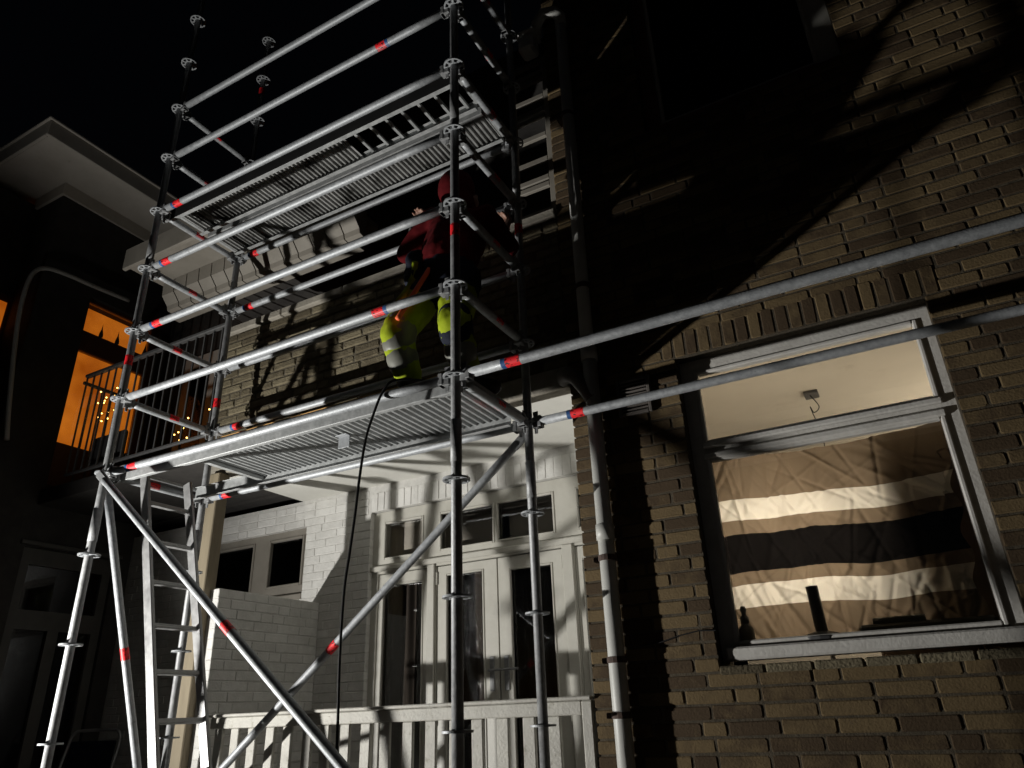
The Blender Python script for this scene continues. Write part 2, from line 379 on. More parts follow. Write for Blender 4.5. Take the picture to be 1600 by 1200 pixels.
def lay_bricks(parent, origin, udir, ndir, u0, u1, z0, z1, holes, material, wear=1.0, limit=300, name='brick', proud=0.003, zoff=0.0, soldiers=(), JOINT=0.0100, STR=0.2165, HDR=0.103):
    """brick front faces on the plane through origin; udir along the wall, ndir outward"""
    O = Vector(origin); U = Vector(udir); Nn = Vector(ndir)
    st = variant_set(STR, PITCH - JOINT, 0.05, wear, 10, name, material)
    hd = variant_set(HDR, PITCH - JOINT, 0.05, wear, 6, name, material)
    sd = variant_set(PITCH - JOINT, 0.15, 0.05, wear, 6, name, material)
    items = []
    row = 0; z = z0 + zoff
    while z + PITCH - JOINT * .5 <= z1 + 0.012:
        za, zb = z, z + PITCH
        for a, b_ in free_intervals(u0, u1, za, zb, holes):
            u = a; first = True
            while b_ - u > 0.025:
                if first: Lb = HDR if row % 2 else (STR if row % 4 == 0 else STR * .76)
                else: Lb = STR if random.random() < .74 else HDR
                rem = b_ - u
                if rem < Lb + 0.05: Lb = rem
                if rem - Lb - JOINT < 0.05: Lb = rem if rem < STR * 1.15 else rem - HDR - JOINT
                s_ = hd if Lb < 0.155 else st
                items.append((u + Lb / 2, (za + zb) / 2 + random.uniform(-.0012, .0012), random.choice(s_), Lb / (HDR if s_ is hd else STR), random.uniform(-proud, proud)))
                u += Lb + JOINT; first = False
        z += PITCH; row += 1
    for (a, b_, za, zb) in soldiers:
        nS = int(round((b_ - a) / PITCH)); p = (b_ - a) / nS
        for i in range(nS):
            items.append((a + (i + .5) * p, (za + zb) / 2, random.choice(sd), 1.0, random.uniform(-proud, proud)))
    rank = []
    rotm = Matrix((U, -Nn, Vector((0, 0, 1)))).transposed()
    for it in items:
        P = O + U * it[0] + Vector((0, 0, it[1])) + Nn * it[4]
        pr = project(P); sc_ = 0
        if pr and -30 < pr[0] < 1630 and -20 < pr[1] < 1220:
            sc_ = it[3] * (2.1 if len(it[2][0]) and it[2] in st else 1.0) / pr[2] ** 2 * abs((P - CAM_POS).normalized().dot(Nn))
        rank.append((sc_, P, it))
    rank.sort(key=lambda r: -r[0])
    rest = MB(); cnt = 0
    for sc_, P, it in rank:
        tilt = Matrix.Rotation(random.uniform(-.008, .008), 3, 'Y')
        mt3 = rotm @ tilt @ Matrix.Diagonal((it[3], 1, 1))
        if cnt < limit and sc_ > 0:
            o = link(name, it[2][2], parent); o.matrix_world = Matrix.Translation(P) @ mt3.to_4x4(); o.matrix_local = o.matrix_world.copy(); cnt += 1
        else:
            rest.add([P + mt3 @ Vector(v) for v in it[2][0]], it[2][1])
    if rest.v:
        o = rest.build('brickwork', material, parent); o['kind'] = 'stuff'
def wall_core(name, parent, material, axis, pos, thick, u0, u1, z0, z1, holes):
    """slab with openings. axis 'y': plane y=pos, u=x; axis 'x': plane x=pos, u=y. thick signed"""
    us = sorted({u0, u1} | {h[i] for h in holes for i in (0, 1) if u0 < h[i] < u1}); zs = sorted({z0, z1} | {h[i] for h in holes for i in (2, 3) if z0 < h[i] < z1})
    mb = MB(); a, b_ = sorted((pos, pos + thick))
    for i in range(len(us) - 1):
        for k in range(len(zs) - 1):
            uc, zc = (us[i] + us[i + 1]) / 2, (zs[k] + zs[k + 1]) / 2
            if any(h[0] < uc < h[1] and h[2] < zc < h[3] for h in holes): continue
            bx = (us[i], us[i + 1], a, b_, zs[k], zs[k + 1]) if axis == 'y' else (a, b_, us[i], us[i + 1], zs[k], zs[k + 1])
            vs = [(bx[p], bx[2 + q], bx[4 + r]) for p in (0, 1) for q in (0, 1) for r in (0, 1)]
            mb.add(vs, [(0, 1, 3, 2), (4, 6, 7, 5), (0, 4, 5, 1), (2, 3, 7, 6), (0, 2, 6, 4), (1, 5, 7, 3)])
    return mb.build(name, material, parent)

# ------------------------------------------------------------------ ground
gm = MB(); gm.add([(-150, -150, GROUND), (150, -150, GROUND), (150, 150, GROUND), (-150, 150, GROUND)], [(0, 1, 2, 3)])
tag(gm.build('ground', 'paving'), kind='structure')

# ------------------------------------------------------------------ main house
house = thing('brick_house', 'tan brick house with white loggia porch, striped-sheet window and dark upper window', 'house')
YW = 0.95; XP = 2.745
W1 = (3.37, 4.585, -1.30, 0.275); W2 = (3.385, 4.56, 1.86, 3.7)
fw = wall_core('facade_wall', house, 'mortar', 'y', YW + 0.0042, 0.29, XP + 0.012, 6.6, GROUND, 4.6, [W1, W2, (3.28, 4.66, .275, .43)][:2])
lay_bricks(fw, (0, YW, 0), (1, 0, 0), (0, -1, 0), XP, 6.6, GROUND, 4.6, [W1, W2, (3.30, 4.655, 0.27, 0.432)], 'brick', wear=.7, limit=300, soldiers=[(3.30, 4.655, 0.281, 0.431)], zoff=0.02, proud=.0018)

def window(name, parent, x0, x1, z0, z1, y, fr, paint, panes, glass='glass', depth=0.07, sillw=0.0, bead=0.022, label=None):
    """frame with rebated panes; panes = list of (x0,x1,z0,z1) glass openings"""
    wo_ = wall_core(name, parent, paint, 'y', y, depth, x0, x1, z0, z1, panes)
    if label: wo_['label'] = label
    for (a, b_, c_, d_) in panes:
        bd = MB()
        for bx in ((a, a + bead, y - .012, y + .03, c_, d_), (b_ - bead, b_, y - .012, y + .03, c_, d_), (a + bead, b_ - bead, y - .0125, y + .03, d_ - bead, d_), (a + bead, b_ - bead, y - .0125, y + .03, c_, c_ + bead)):
            bd.box(*bx, c=.006)
        bd.build('glazing_bead', paint, wo_)
        p = MB(); p.box(a + .002, b_ - .002, y + .034, y + .038, c_ + .002, d_ - .002, c=.0005); p.build('pane', glass, wo_)
    return wo_

# lit window with the striped sheet
wn = window('window', house, W1[0], W1[1], -1.262, W1[3], 1.035, .06, 'worn_white', [(3.437, 4.528, -0.212, 0.205), (3.437, 4.528, -1.198, -0.285)], label='peeling white window with a striped sheet hung behind it')
B('sill', 'worn_white', wn, (3.40, 4.583, 0.985, 1.033, -1.262, -1.205), c=.008)
B('transom_moulding', 'worn_white', wn, (3.43, 4.533, 1.003, 1.034, -0.236, -0.206), (3.43, 4.533, 1.012, 1.034, -0.295, -0.262), c=.007)
for i in range(6):
    a = 3.372 + i * .2025
    B('sill_tile', 'old_brick', wn, (a, a + .194, 0.935, 1.034, -1.322, -1.285), c=.006)
# dark upper window
wu = window('window', house, W2[0], W2[1], W2[2], W2[3], 1.03, .1, 'white_paint', [(3.487, 4.438, 1.945, 3.6)], glass='dark_glass', label='tall dark upstairs window with red-brown and white frame')
B('sill', 'brown_frame', wu, (3.387, 4.558, 0.972, 1.029, 1.868, 1.905), c=.008)
B('left_stile_face', 'brown_frame', wu, (3.389, 3.484, 1.008, 1.028, 1.906, 3.69), c=.004)
B('bottom_rail_face', 'brown_frame', wu, (3.486, 4.436, 1.009, 1.028, 1.906, 1.943), c=.004)

# dark upstairs room
ur = MB(); ur.box(3.3, 4.65, 1.26, 3.0, 1.5, 4.2, c=0); vs, fs = ur.v, ur.f
room_up = MB(); room_up.add([(3.3, 3.2, 1.5), (4.7, 3.2, 1.5), (4.7, 3.2, 4.4), (3.3, 3.2, 4.4)], [(0, 1, 2, 3)])
room_up.add([(3.2, 1.26, 4.4), (4.8, 1.26, 4.4), (4.8, 3.2, 4.4), (3.2, 3.2, 4.4)], [(0, 1, 2, 3)])
room_up.add([(3.2, 1.26, 1.5), (4.8, 1.26, 1.5), (4.8, 3.2, 1.5), (3.2, 3.2, 1.5)], [(0, 1, 2, 3)])
room_up.add([(3.2, 1.26, 1.5), (3.2, 3.2, 1.5), (3.2, 3.2, 4.4), (3.2, 1.26, 4.4)], [(0, 1, 2, 3)])
room_up.add([(4.8, 1.26, 1.5), (4.8, 3.2, 1.5), (4.8, 3.2, 4.4), (4.8, 1.26, 4.4)], [(0, 1, 2, 3)])
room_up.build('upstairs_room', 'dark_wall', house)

# lit room behind the striped sheet
RZ = 0.47
rm = MB()
def quad(mb, a, b_, c_, d_): mb.add([a, b_, c_, d_], [(0, 1, 2, 3)])
rx0, rx1, ry0, ry1, rz0 = 2.95, 5.4, 1.25, 3.6, -2.6
quad(rm, (rx0, ry1, rz0), (rx1, ry1, rz0), (rx1, ry1, RZ), (rx0, ry1, RZ))
quad(rm, (rx0, ry0, rz0), (rx0, ry1, rz0), (rx0, ry1, RZ), (rx0, ry0, RZ))
quad(rm, (rx1, ry0, rz0), (rx1, ry1, rz0), (rx1, ry1, RZ), (rx1, ry0, RZ))
quad(rm, (rx0, ry0, RZ), (rx1, ry0, RZ), (rx1, ry1, RZ), (rx0, ry1, RZ))
rm.build('lit_room', 'room', house)
B('lit_room_floor', 'floor', house, (rx0, rx1, ry0, ry1, rz0 - .1, rz0), c=0.001)

# ------------------------------------------------------------------ porch
porch_ceiling_z = 0.30; YB = 1.95
slab = B('balcony_slab', 'plaster', house, (-0.26, XP + .01, YW + .012, YB + .02, porch_ceiling_z, 0.395), c=.002)
B('fascia_beam', 'concrete', house, (-0.26, XP - .003, YW - .012, YW + .10, 0.265, 0.398), c=.006)
# return of the pier, painted white, with bricks
rw = wall_core('porch_side_wall', house, 'white_mortar', 'x', XP + 0.014, 0.12, YW + .055, YB + .3, GROUND, porch_ceiling_z, [])
lay_bricks(rw, (XP + .004, 0, 0), (0, 1, 0), (-1, 0, 0), YW + .055, YB, GROUND, porch_ceiling_z, [], 'white_brick', wear=.55, JOINT=.0055, STR=.221, HDR=.1075, limit=60, name='painted_brick')
DH = (0.50, 2.745, GROUND, 0.085); NW = (-1.45, -0.19, -0.53, 0.09)
bw = wall_core('porch_back_wall', house, 'white_mortar', 'y', YB + .0045, 0.2, -2.5, XP + .01, GROUND, porch_ceiling_z, [DH, NW])
lay_bricks(bw, (0, YB, 0), (1, 0, 0), (0, -1, 0), -2.48, XP, GROUND, porch_ceiling_z - .004, [DH, NW, (0.47, XP, 0.08, 0.235)], 'white_brick', wear=.55, JOINT=.0055, STR=.221, HDR=.1075, limit=240, name='painted_brick', zoff=.012, soldiers=[(0.50, XP, 0.088, 0.235)], proud=.002)

# french doors with side lights and transom lights
yd = YB + .045
dr = MB().build('french_doors', 'white_paint', house) if False else None
fd = wall_core('door_frame', house, 'white_paint', 'y', yd, .08, DH[0], 2.74, GROUND + .1, DH[3] - .004,
               [(0.605, 0.99, -0.305, -0.005), (1.135, 1.622, -0.305, -0.005), (1.636, 2.115, -0.305, -0.005), (2.28, 2.64, -0.305, -0.005),
                (0.56, 1.03, GROUND + .2, -0.41), (1.105, 2.15, GROUND + .12, -0.41), (2.24, 2.68, GROUND + .2, -0.41)])
fd['label'] = 'white frame of the french doors with transom lights'
B('transom_rail', 'white_paint', fd, (0.50, 2.742, yd - .035, yd - .002, -0.395, -0.352), c=.008)
B('pilaster', 'white_paint', fd, (1.035, 1.10, yd - .018, yd - .0015, GROUND + .1, -0.396), c=.005)
B('pilaster', 'white_paint', fd, (2.155, 2.235, yd - .018, yd - .0015, GROUND + .1, -0.396), c=.005)
for (a, b_) in ((0.605, 0.99), (1.135, 1.622), (1.636, 2.115), (2.28, 2.64)):
    bd = MB(); e = .016
    for bx in ((a, a + e, yd - .008, yd + .02, -.305, -.005), (b_ - e, b_, yd - .008, yd + .02, -.305, -.005), (a + e, b_ - e, yd - .0085, yd + .02, -.021, -.005), (a + e, b_ - e, yd - .0085, yd + .02, -.305, -.289)): bd.box(*bx, c=.004)
    bd.build('glazing_bead', 'white_paint', fd)
    B('pane', 'glass', fd, (a + .002, b_ - .002, yd + .03, yd + .034, -.303, -.007), c=.0005)
    B('pane_backing', 'pane_backing', fd, (a - .05, b_ + .05, yd + .14, yd + .144, -.34, .06), c=.001)  # pale backing added behind the transom panes to lighten them
leaves = [('side_light', 0.562, 1.028, 0.60, 0.985, -0.495), ('door_leaf', 1.108, 1.622, 1.185, 1.515, -0.478), ('door_leaf', 1.634, 2.147, 1.722, 2.068, -0.50), ('side_light', 2.243, 2.677, 2.285, 2.63, -0.5)]
for nm, a, b_, ga, gb, gt in leaves:
    lf = wall_core(nm, house, 'white_paint', 'y', yd + .012, .05, a, b_, GROUND + .13, -0.418, [(ga, gb, GROUND + .55, gt)])
    bd = MB(); e = .013; zb = GROUND + .55; y0 = yd + .004; y1 = yd + .03
    for bx in ((ga, ga + e, y0, y1, zb, gt), (gb - e, gb, y0, y1, zb, gt), (ga + e, gb - e, y0 - .0005, y1, gt - e, gt), (ga + e, gb - e, y0 - .0005, y1, zb, zb + e)): bd.box(*bx, c=.004)
    bd.build('glazing_bead', 'white_paint', lf)
    B('pane', 'glass', lf, (ga + .002, gb - .002, yd + .04, yd + .044, zb + .002, gt - .002), c=.0005)
    if nm == 'door_leaf':
        hx = 1.57 if a < 1.5 else 1.685
        h = MB(); h.box(hx - .018, hx + .018, yd - .0, yd + .0105, -1.30, -1.08, c=.003); h.tube((hx, yd + .0, -1.17), (hx, yd - .045, -1.17), .008, 8); h.tube((hx, yd - .042, -1.17), (hx + .11, yd - .042, -1.17), .008, 8)
        h.build('handle', 'old_steel', lf)
        for hz in (-0.55, -1.5, -2.4):
            x_ = a + .002 if a < 1.5 else b_ - .002
            hg = MB(); hg.tube((x_, yd + .004, hz), (x_, yd + .004, hz + .09), .008, 8); hg.build('hinge', 'white_paint', lf)
# room behind the doors
dm = MB(); X0, X1, Y0, Y1, Z0, Z1 = 0.1, 2.95, YB + .22, 5.2, GROUND + .1, 0.12
quad(dm, (X0, Y1, Z0), (X1, Y1, Z0), (X1, Y1, Z1), (X0, Y1, Z1)); quad(dm, (X0, Y0, Z0), (X0, Y1, Z0), (X0, Y1, Z1), (X0, Y0, Z1))
quad(dm, (X1, Y0, Z0), (X1, Y1, Z0), (X1, Y1, Z1), (X1, Y0, Z1)); quad(dm, (X0, YB + .12, Z1), (X1, YB + .12, Z1), (X1, Y1, Z1), (X0, Y1, Z1))
quad(dm, (X0, YB, Z0), (X1, YB, Z0), (X1, Y1, Z0), (X0, Y1, Z0))
dm.build('porch_room', 'room_grey', house)
def curtain(name, x0, x1, y, z0, z1, material, amp=.022, freq=52, nx=160, nz=10, parent=None, seed=0):
    r = random.Random(seed); ph = [r.uniform(0, 6) for _ in range(4)]
    vs = []; fs = []
    for k in range(nz + 1):
        z = z0 + (z1 - z0) * k / nz
        for i in range(nx + 1):
            x = x0 + (x1 - x0) * i / nx
            d = amp * (math.sin(freq * x + ph[0] + .4 * math.sin(3 * z)) + .5 * math.sin(freq * .43 * x + ph[1]) + .3 * math.sin(freq * 1.7 * x + ph[2] + z))
            vs.append((x, y + d, z))
    for k in range(nz):
        for i in range(nx):
            a = k * (nx + 1) + i; fs.append((a, a + 1, a + nx + 2, a + nx + 1))
    return MB().add(vs, fs).build(name, material, parent, smooth=True)
for k, (a, b_) in enumerate(((0.52, 1.06), (1.10, 1.64), (1.66, 2.2), (2.22, 2.72))):
    c_ = curtain('curtain', a, b_, YB + .22, GROUND + .12, -0.40, 'curtain', seed=k)
    tag(c_, ['dark curtain behind the left side light of the french doors', 'dark curtain behind the left french door leaf', 'dark curtain behind the right french door leaf', 'dark curtain behind the narrow right side light'][k], 'curtain')
for k, (a, b_) in enumerate(((1.17, 1.53), (1.70, 2.08))):
    c_ = curtain('plastic_foil', a, b_, YB + .15, GROUND + .6, -0.52 - .02 * k, 'foil', amp=.008, freq=33, nx=40, nz=24, seed=k + 9)
    tag(c_, ['crumpled clear plastic foil behind the left french door leaf', 'crumpled clear plastic foil behind the right french door leaf'][k], 'plastic foil')
# neighbour's porch window in the white back wall; shade put into its darker frame paint
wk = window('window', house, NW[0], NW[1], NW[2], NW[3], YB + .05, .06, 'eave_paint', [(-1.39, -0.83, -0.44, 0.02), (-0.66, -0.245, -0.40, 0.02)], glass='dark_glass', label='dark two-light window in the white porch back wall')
B('sill', 'eave_paint', wk, (-1.449, -0.191, YB + .0, YB + .049, -0.528, -0.475), c=.008)
kr = MB(); quad(kr, (-1.6, 2.9, -1), (0.05, 2.9, -1), (0.05, 2.9, .3), (-1.6, 2.9, .3)); quad(kr, (-1.6, 2.2, .25), (0.05, 2.2, .25), (0.05, 2.9, .25), (-1.6, 2.9, .25))
quad(kr, (-1.6, 2.2, -1), (0.05, 2.2, -1), (0.05, 2.9, -1), (-1.6, 2.9, -1)); quad(kr, (-1.6, 2.2, -1), (-1.6, 2.9, -1), (-1.6, 2.9, .3), (-1.6, 2.2, .3)); quad(kr, (.05, 2.2, -1), (.05, 2.9, -1), (.05, 2.9, .3), (.05, 2.2, .3))
kr.build('dark_room', 'dark_wall', house)

# low white partition between the porches
part = thing('partition_wall', 'low white painted brick partition wall between the two porches', 'wall')
XPa = 0.015; PT = -0.575
pc = wall_core('wall_core', part, 'white_mortar', 'x', XPa - .0045, -0.09, YW + .012, YB, GROUND, PT - .006, [])
lay_bricks(pc, (XPa, 0, 0), (0, 1, 0), (1, 0, 0), YW + .008, YB - .004, GROUND, PT, [], 'white_brick', wear=.55, JOINT=.0055, STR=.221, HDR=.1075, limit=190, name='painted_brick', zoff=(PT - GROUND) % PITCH, proud=.002)

# ------------------------------------------------------------------ balcony above the porch
pp = wall_core('balcony_parapet', house, 'old_mortar', 'y', YW + .008, 0.2, -0.25, XP, 0.40, 1.47, [])
lay_bricks(pp, (0, YW, 0), (1, 0, 0), (0, -1, 0), -0.25, XP - .002, 0.40, 1.468, [], 'old_brick', wear=1.3, limit=190, name='parapet_brick', zoff=.004)
x = -0.27
while x < XP - .05:
    x2 = min(x + .62, XP); B('coping_stone', 'concrete', pp, (x + .003, x2 - .003, YW - .03, YW + .23, 1.472, 1.535), c=.008); x = x2
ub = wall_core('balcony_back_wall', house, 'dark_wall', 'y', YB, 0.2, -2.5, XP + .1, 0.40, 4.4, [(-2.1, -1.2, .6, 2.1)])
wall_core('balcony_side_wall', house, 'mortar', 'x', XP + 0.014, 0.1, YW + .05, YB, 0.40, 4.4, [])
# timber louvre frame beside the pier and hand bar
lv = thing('louvre_panel', 'white slatted panel in the dark corner beside the upper downpipe', 'panel')
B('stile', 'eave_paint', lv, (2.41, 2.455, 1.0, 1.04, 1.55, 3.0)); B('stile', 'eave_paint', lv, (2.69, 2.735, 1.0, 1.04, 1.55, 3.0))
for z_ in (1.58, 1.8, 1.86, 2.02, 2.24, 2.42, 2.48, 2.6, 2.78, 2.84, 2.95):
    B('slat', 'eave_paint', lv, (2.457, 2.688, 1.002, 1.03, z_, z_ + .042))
# cornice with blocks
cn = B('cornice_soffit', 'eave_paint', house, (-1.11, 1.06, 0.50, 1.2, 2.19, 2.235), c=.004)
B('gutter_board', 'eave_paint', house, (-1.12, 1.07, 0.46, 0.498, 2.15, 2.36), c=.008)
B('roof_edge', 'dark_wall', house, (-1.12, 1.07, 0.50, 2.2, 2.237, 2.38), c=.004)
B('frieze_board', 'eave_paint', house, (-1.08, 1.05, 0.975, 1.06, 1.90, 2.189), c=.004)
x = -1.06
def block_profile(mb, xa, xb):
    pr = [(0.975, 1.935), (0.905, 1.945), (0.895, 1.985), (0.83, 2.06), (0.822, 2.188), (0.975, 2.188)]
    vs = [(xa, y, z) for y, z in pr] + [(xb, y, z) for y, z in pr]; k = len(pr)
    mb.add(vs, [tuple(range(k)), tuple(range(2 * k - 1, k - 1, -1))] + [(i + k, (i + 1) % k + k, (i + 1) % k, i) for i in range(k)])
while x < 1.0:
    mb = MB(); block_profile(mb, x, x + .146); mb.build('cornice_block', 'eave_paint', cn); x += .157

# downpipes
dp = thing('downpipe', 'pale grey downpipe with dark clips running down the brick pier', 'downpipe')
px_, py_ = 2.905, 0.882
mb = MB(); mb.tube((px_, py_, GROUND), (px_, py_, 0.42), .041, 20); mb.build('lower_pipe', 'pvc', dp, True)
mb = MB(); mb.tube((px_ - .005, py_, 0.38), (px_ + .012, py_, 3.1), .039, 20); mb.build('upper_pipe', 'pvc', dp, True)
for z_ in (.40, -.62): mb = MB(); mb.lathe([(.040, -.04), (.047, -.04), (.047, .04), (.040, .04)], (px_, py_, z_), 20); mb.build('collar', 'pvc', dp, True)
for z_ in (-1.23, -0.75, -1.47, 0.85, 2.2):
    mb = MB(); mb.lathe([(.043, -.014), (.047, -.014), (.047, .014), (.043, .014)], (px_, py_, z_), 16); mb.box(px_ - .075, px_ - .03, py_ - .006, YW + .01, z_ - .013, z_ + .013); mb.build('clip', 'rust', dp)
mb = MB(); pts = [(2.72, 1.02, .31), (2.715, .95, .31), (2.73, .90, .315), (2.77, .875, .31), (2.82, .875, .27), (2.87, .88, .19), (2.905, .882, .12)]
mb.path(pts, .043, 16); mb.build('elbow', 'pvc_dark', dp, True)
mb = MB(); pts = [(2.92, .882, 3.05), (2.92, .875, 3.14), (2.88, .86, 3.2), (2.80, .85, 3.22), (2.74, .86, 3.16), (2.72, .88, 3.06)]
mb.path(pts, .042, 16); mb.build('top_bend', 'pvc', dp, True)
hp = MB(); hp.box(2.60, 2.72, .80, .93, 2.90, 3.05, c=.02); hp.box(2.585, 2.735, .785, .94, 3.05, 3.07, c=.006); hp.build('hopper', 'white_plastic', dp)

# vent in the brick wall, the downpipe shade put into its dark colour
vt = thing('vent_grille', 'small slatted vent grille in the brick wall by the downpipe, coloured dark for its shade', 'vent')
mb = MB()
for bx in ((3.03, 3.05, .925, .948, 0.0, .215), (3.20, 3.22, .925, .948, 0.0, .215), (3.05, 3.20, .9255, .948, .195, .215), (3.05, 3.20, .9255, .948, 0.0, .02)): mb.box(*bx)
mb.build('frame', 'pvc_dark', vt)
for i in range(8):
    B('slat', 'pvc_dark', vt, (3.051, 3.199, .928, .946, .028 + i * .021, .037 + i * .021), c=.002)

# thin wire on the brick wall
mb = MB(); mb.path([(3.02, .945, -1.17), (3.10, .942, -1.165), (3.2, .944, -1.14), (3.30, .942, -1.125), (3.38, .94, -1.13)], .003, 6)
tag(mb.build('wall_wire', 'black'), 'thin dark wire sagging across the brick below the lit window corner', 'wire')

# ------------------------------------------------------------------ porch railing and post
rl = thing('porch_railing', 'weathered white picket railing across the front of the porch', 'railing')
B('top_rail', 'rail_paint', rl, (0.10, 2.675, 0.945, 0.99, -1.462, -1.398), c=.005)
B('cap_board', 'rail_paint', rl, (0.08, 2.735, 0.925, 1.01, -1.396, -1.378), c=.005)
B('bottom_rail', 'rail_paint', rl, (0.10, 2.675, 0.95, 0.985, -2.75, -2.69), c=.005)
B('end_post', 'rail_paint', rl, (2.678, 2.735, 0.94, 1.0, GROUND, -1.398), c=.006)
pk = [cbox(-.034, .034, -.012, .012, -.622, .622, .003)]
x = 0.17; pmesh = MB().box(-.034, .034, -.012, .012, -.612, .612).mesh('picket', 'rail_paint')
while x < 2.66:
    o = link('picket', pmesh, rl); o.location = (x, .968 + random.uniform(-.002, .002), -2.075); o.rotation_euler = (0, random.uniform(-.012, .012), 0); x += .1472 + random.uniform(-.006, .006)
tp = MB(); tp.box(-0.185, -0.075, 0.90, 1.0, GROUND, 0.262, c=.006)
tag(tp.build('timber_post', 'timber'), 'raw yellowish timber post holding up the balcony corner behind the ladder', 'post')

# ------------------------------------------------------------------ scaffold tower
LX, WY, RT = 2.572, 0.732, 0.0242
sc = thing('scaffold_tower', 'galvanised tube scaffold tower with two steel decks and red inspection tapes', 'scaffold')
def rosette_mesh():
    mb = MB(); n = 40; h = .0045
    def ring(r0, r1, hh):
        vs = []
        for r, z in ((r0, -hh), (r1, -hh), (r1, hh), (r0, hh)):
            for k in range(n): a = 2 * PI * k / n; vs.append((r * math.cos(a), r * math.sin(a), z))
        fs = []
        for i in range(4):
            for k in range(n): fs.append((i * n + k, i * n + (k + 1) % n, ((i + 1) % 4) * n + (k + 1) % n, ((i + 1) % 4) * n + k))
        mb.add(vs, fs)
    ring(.0235, .0335, .0055); ring(.0525, .0615, .0045)
    for k in range(8):
        a = PI / 8 + k * PI / 4; mt_ = Matrix.Rotation(a, 4, 'Z')
        mb.box(.032, .054, -.0065, .0065, -.0044, .0044, c=.001, mtx=mt_)
    return mb.mesh('rosette', 'steel')
ROS = rosette_mesh()
def head_mesh():
    """wedge head, local +x points to the standard, origin on the standard's axis at rosette level"""
    mb = MB()
    for s_ in (1, -1):
        vs = [(-.085, -.022, 0), (-.085, .022, 0), (-.032, .017, 0), (-.032, -.017, 0)]
        za, zb = (.006, .030) if s_ > 0 else (-.034, -.006)
        mb.add([(x, y, za) for x, y, _ in vs] + [(x, y, zb - (.008 * s_ if x > -.05 else 0)) for x, y, _ in vs], [(0, 1, 2, 3), (7, 6, 5, 4), (0, 4, 5, 1), (1, 5, 6, 2), (2, 6, 7, 3), (3, 7, 4, 0)])
    mb.box(-.088, -.062, -.023, .023, -.034, .030, c=.004)
    mb.add([(-.056, -.003, -.065), (-.040, -.003, -.065), (-.032, -.003, .062), (-.062, -.003, .062), (-.056, .003, -.065), (-.040, .003, -.065), (-.032, .003, .062), (-.062, .003, .062)],
           [(0, 1, 2, 3), (7, 6, 5, 4), (0, 4, 5, 1), (1, 5, 6, 2), (2, 6, 7, 3), (3, 7, 4, 0)])
    return mb.mesh('wedge_head', 'old_steel')
HEAD = head_mesh()
TAPE = MB().tube((-.036, 0, 0), (.036, 0, 0), RT + .0009, 18, cap=False).mesh('red_tape', 'red', True)
BTAPE = MB().tube((-.011, 0, 0), (.011, 0, 0), RT + .0008, 18, cap=False).mesh('blue_tape', 'blue', True)
def at_frame(o, p, d):
    q = Vector(d).normalized().to_track_quat('X', 'Z'); o.location = p; o.rotation_mode = 'QUATERNION'; o.rotation_quaternion = q
def tapes(parent, a, d, t, blue=None):
    o = link('red_tape', TAPE, parent); at_frame(o, a + d * t, d); o.rotation_quaternion = o.rotation_quaternion @ Matrix.Rotation(random.uniform(0, 6), 3, 'X').to_quaternion()
    if blue: o = link('blue_tape', BTAPE, parent); at_frame(o, a + d * (t + blue * .048), d)
def dented_tube(a, b_, r, name, material, parent, n=16, segs=10, bow=.0015):
    a = Vector(a); b_ = Vector(b_); pts = []
    for i in range(segs + 1):
        t = i / segs; p = a.lerp(b_, t); w_ = math.sin(t * PI) * bow
        pts.append(p + Vector((random.uniform(-.3, .3) * w_, random.uniform(-.3, .3) * w_, -w_)))
    return MB().path(pts, r, n).build(name, material, parent, True)
def horizontal(name, a, b_, tape=None, blue=None, heads=(True, True)):
    a = Vector(a); b_ = Vector(b_); d = (b_ - a).normalized()
    t = dented_tube(a + d * (.082 if heads[0] else 0), b_ - d * (.082 if heads[1] else 0), RT, name, 'steel', sc)
    if heads[0]: o = link('wedge_head', HEAD, t); at_frame(o, a, -d)
    if heads[1]: o = link('wedge_head', HEAD, t); at_frame(o, b_, d)
    if tape is not None: tapes(t, a, d, tape, blue)
    return t
def standard(x, y, z1, tape):
    s_ = MB().tube((x, y, GROUND + .12), (x, y, z1), RT, 18).build('standard', 'old_steel', sc, True)
    z = -3.0
    while z < z1 - .05:
        if z > GROUND + .1: o = link('rosette', ROS, s_); o.location = (x, y, z); o.rotation_euler = (0, 0, 0)
        z += .5
    for z_ in tape: tapes(s_, Vector((x, y, 0)), Vector((0, 0, 1)), z_)
    for zj in (-.92 + .6, 1.68):
        MB().lathe([(RT, -.10), (RT + .0022, -.10), (RT + .0022, .10), (RT, .10)], (x, y, zj), 18).build('joint_sleeve', 'old_steel', s_, True)
    bs = MB().tube((x, y, GROUND + .01), (x, y, GROUND + .14), .018, 12); bs.box(x - .075, x + .075, y - .075, y + .075, GROUND, GROUND + .008); bs.build('base_plate', 'old_steel', s_)
standard(0, 0, 4.6, [0.78]); standard(LX, 0, 4.6, [0.83]); standard(0, WY, 4.6, [0.73, 3.85]); standard(LX, WY, 4.6, [1.3])
near_tape = {0: (.27, -1), .5: (2.10, 1), 1: (.24, -1), 1.5: (.21, -1), 2: (.21, -1), 2.5: (2.02, 1), 3: None}
far_tape = {0: (.24, -1), .5: (.26, -1), 1: (2.2, 1), 1.5: (.22, -1), 2: (.2, -1), 2.5: (2.0, 1), 3: None}
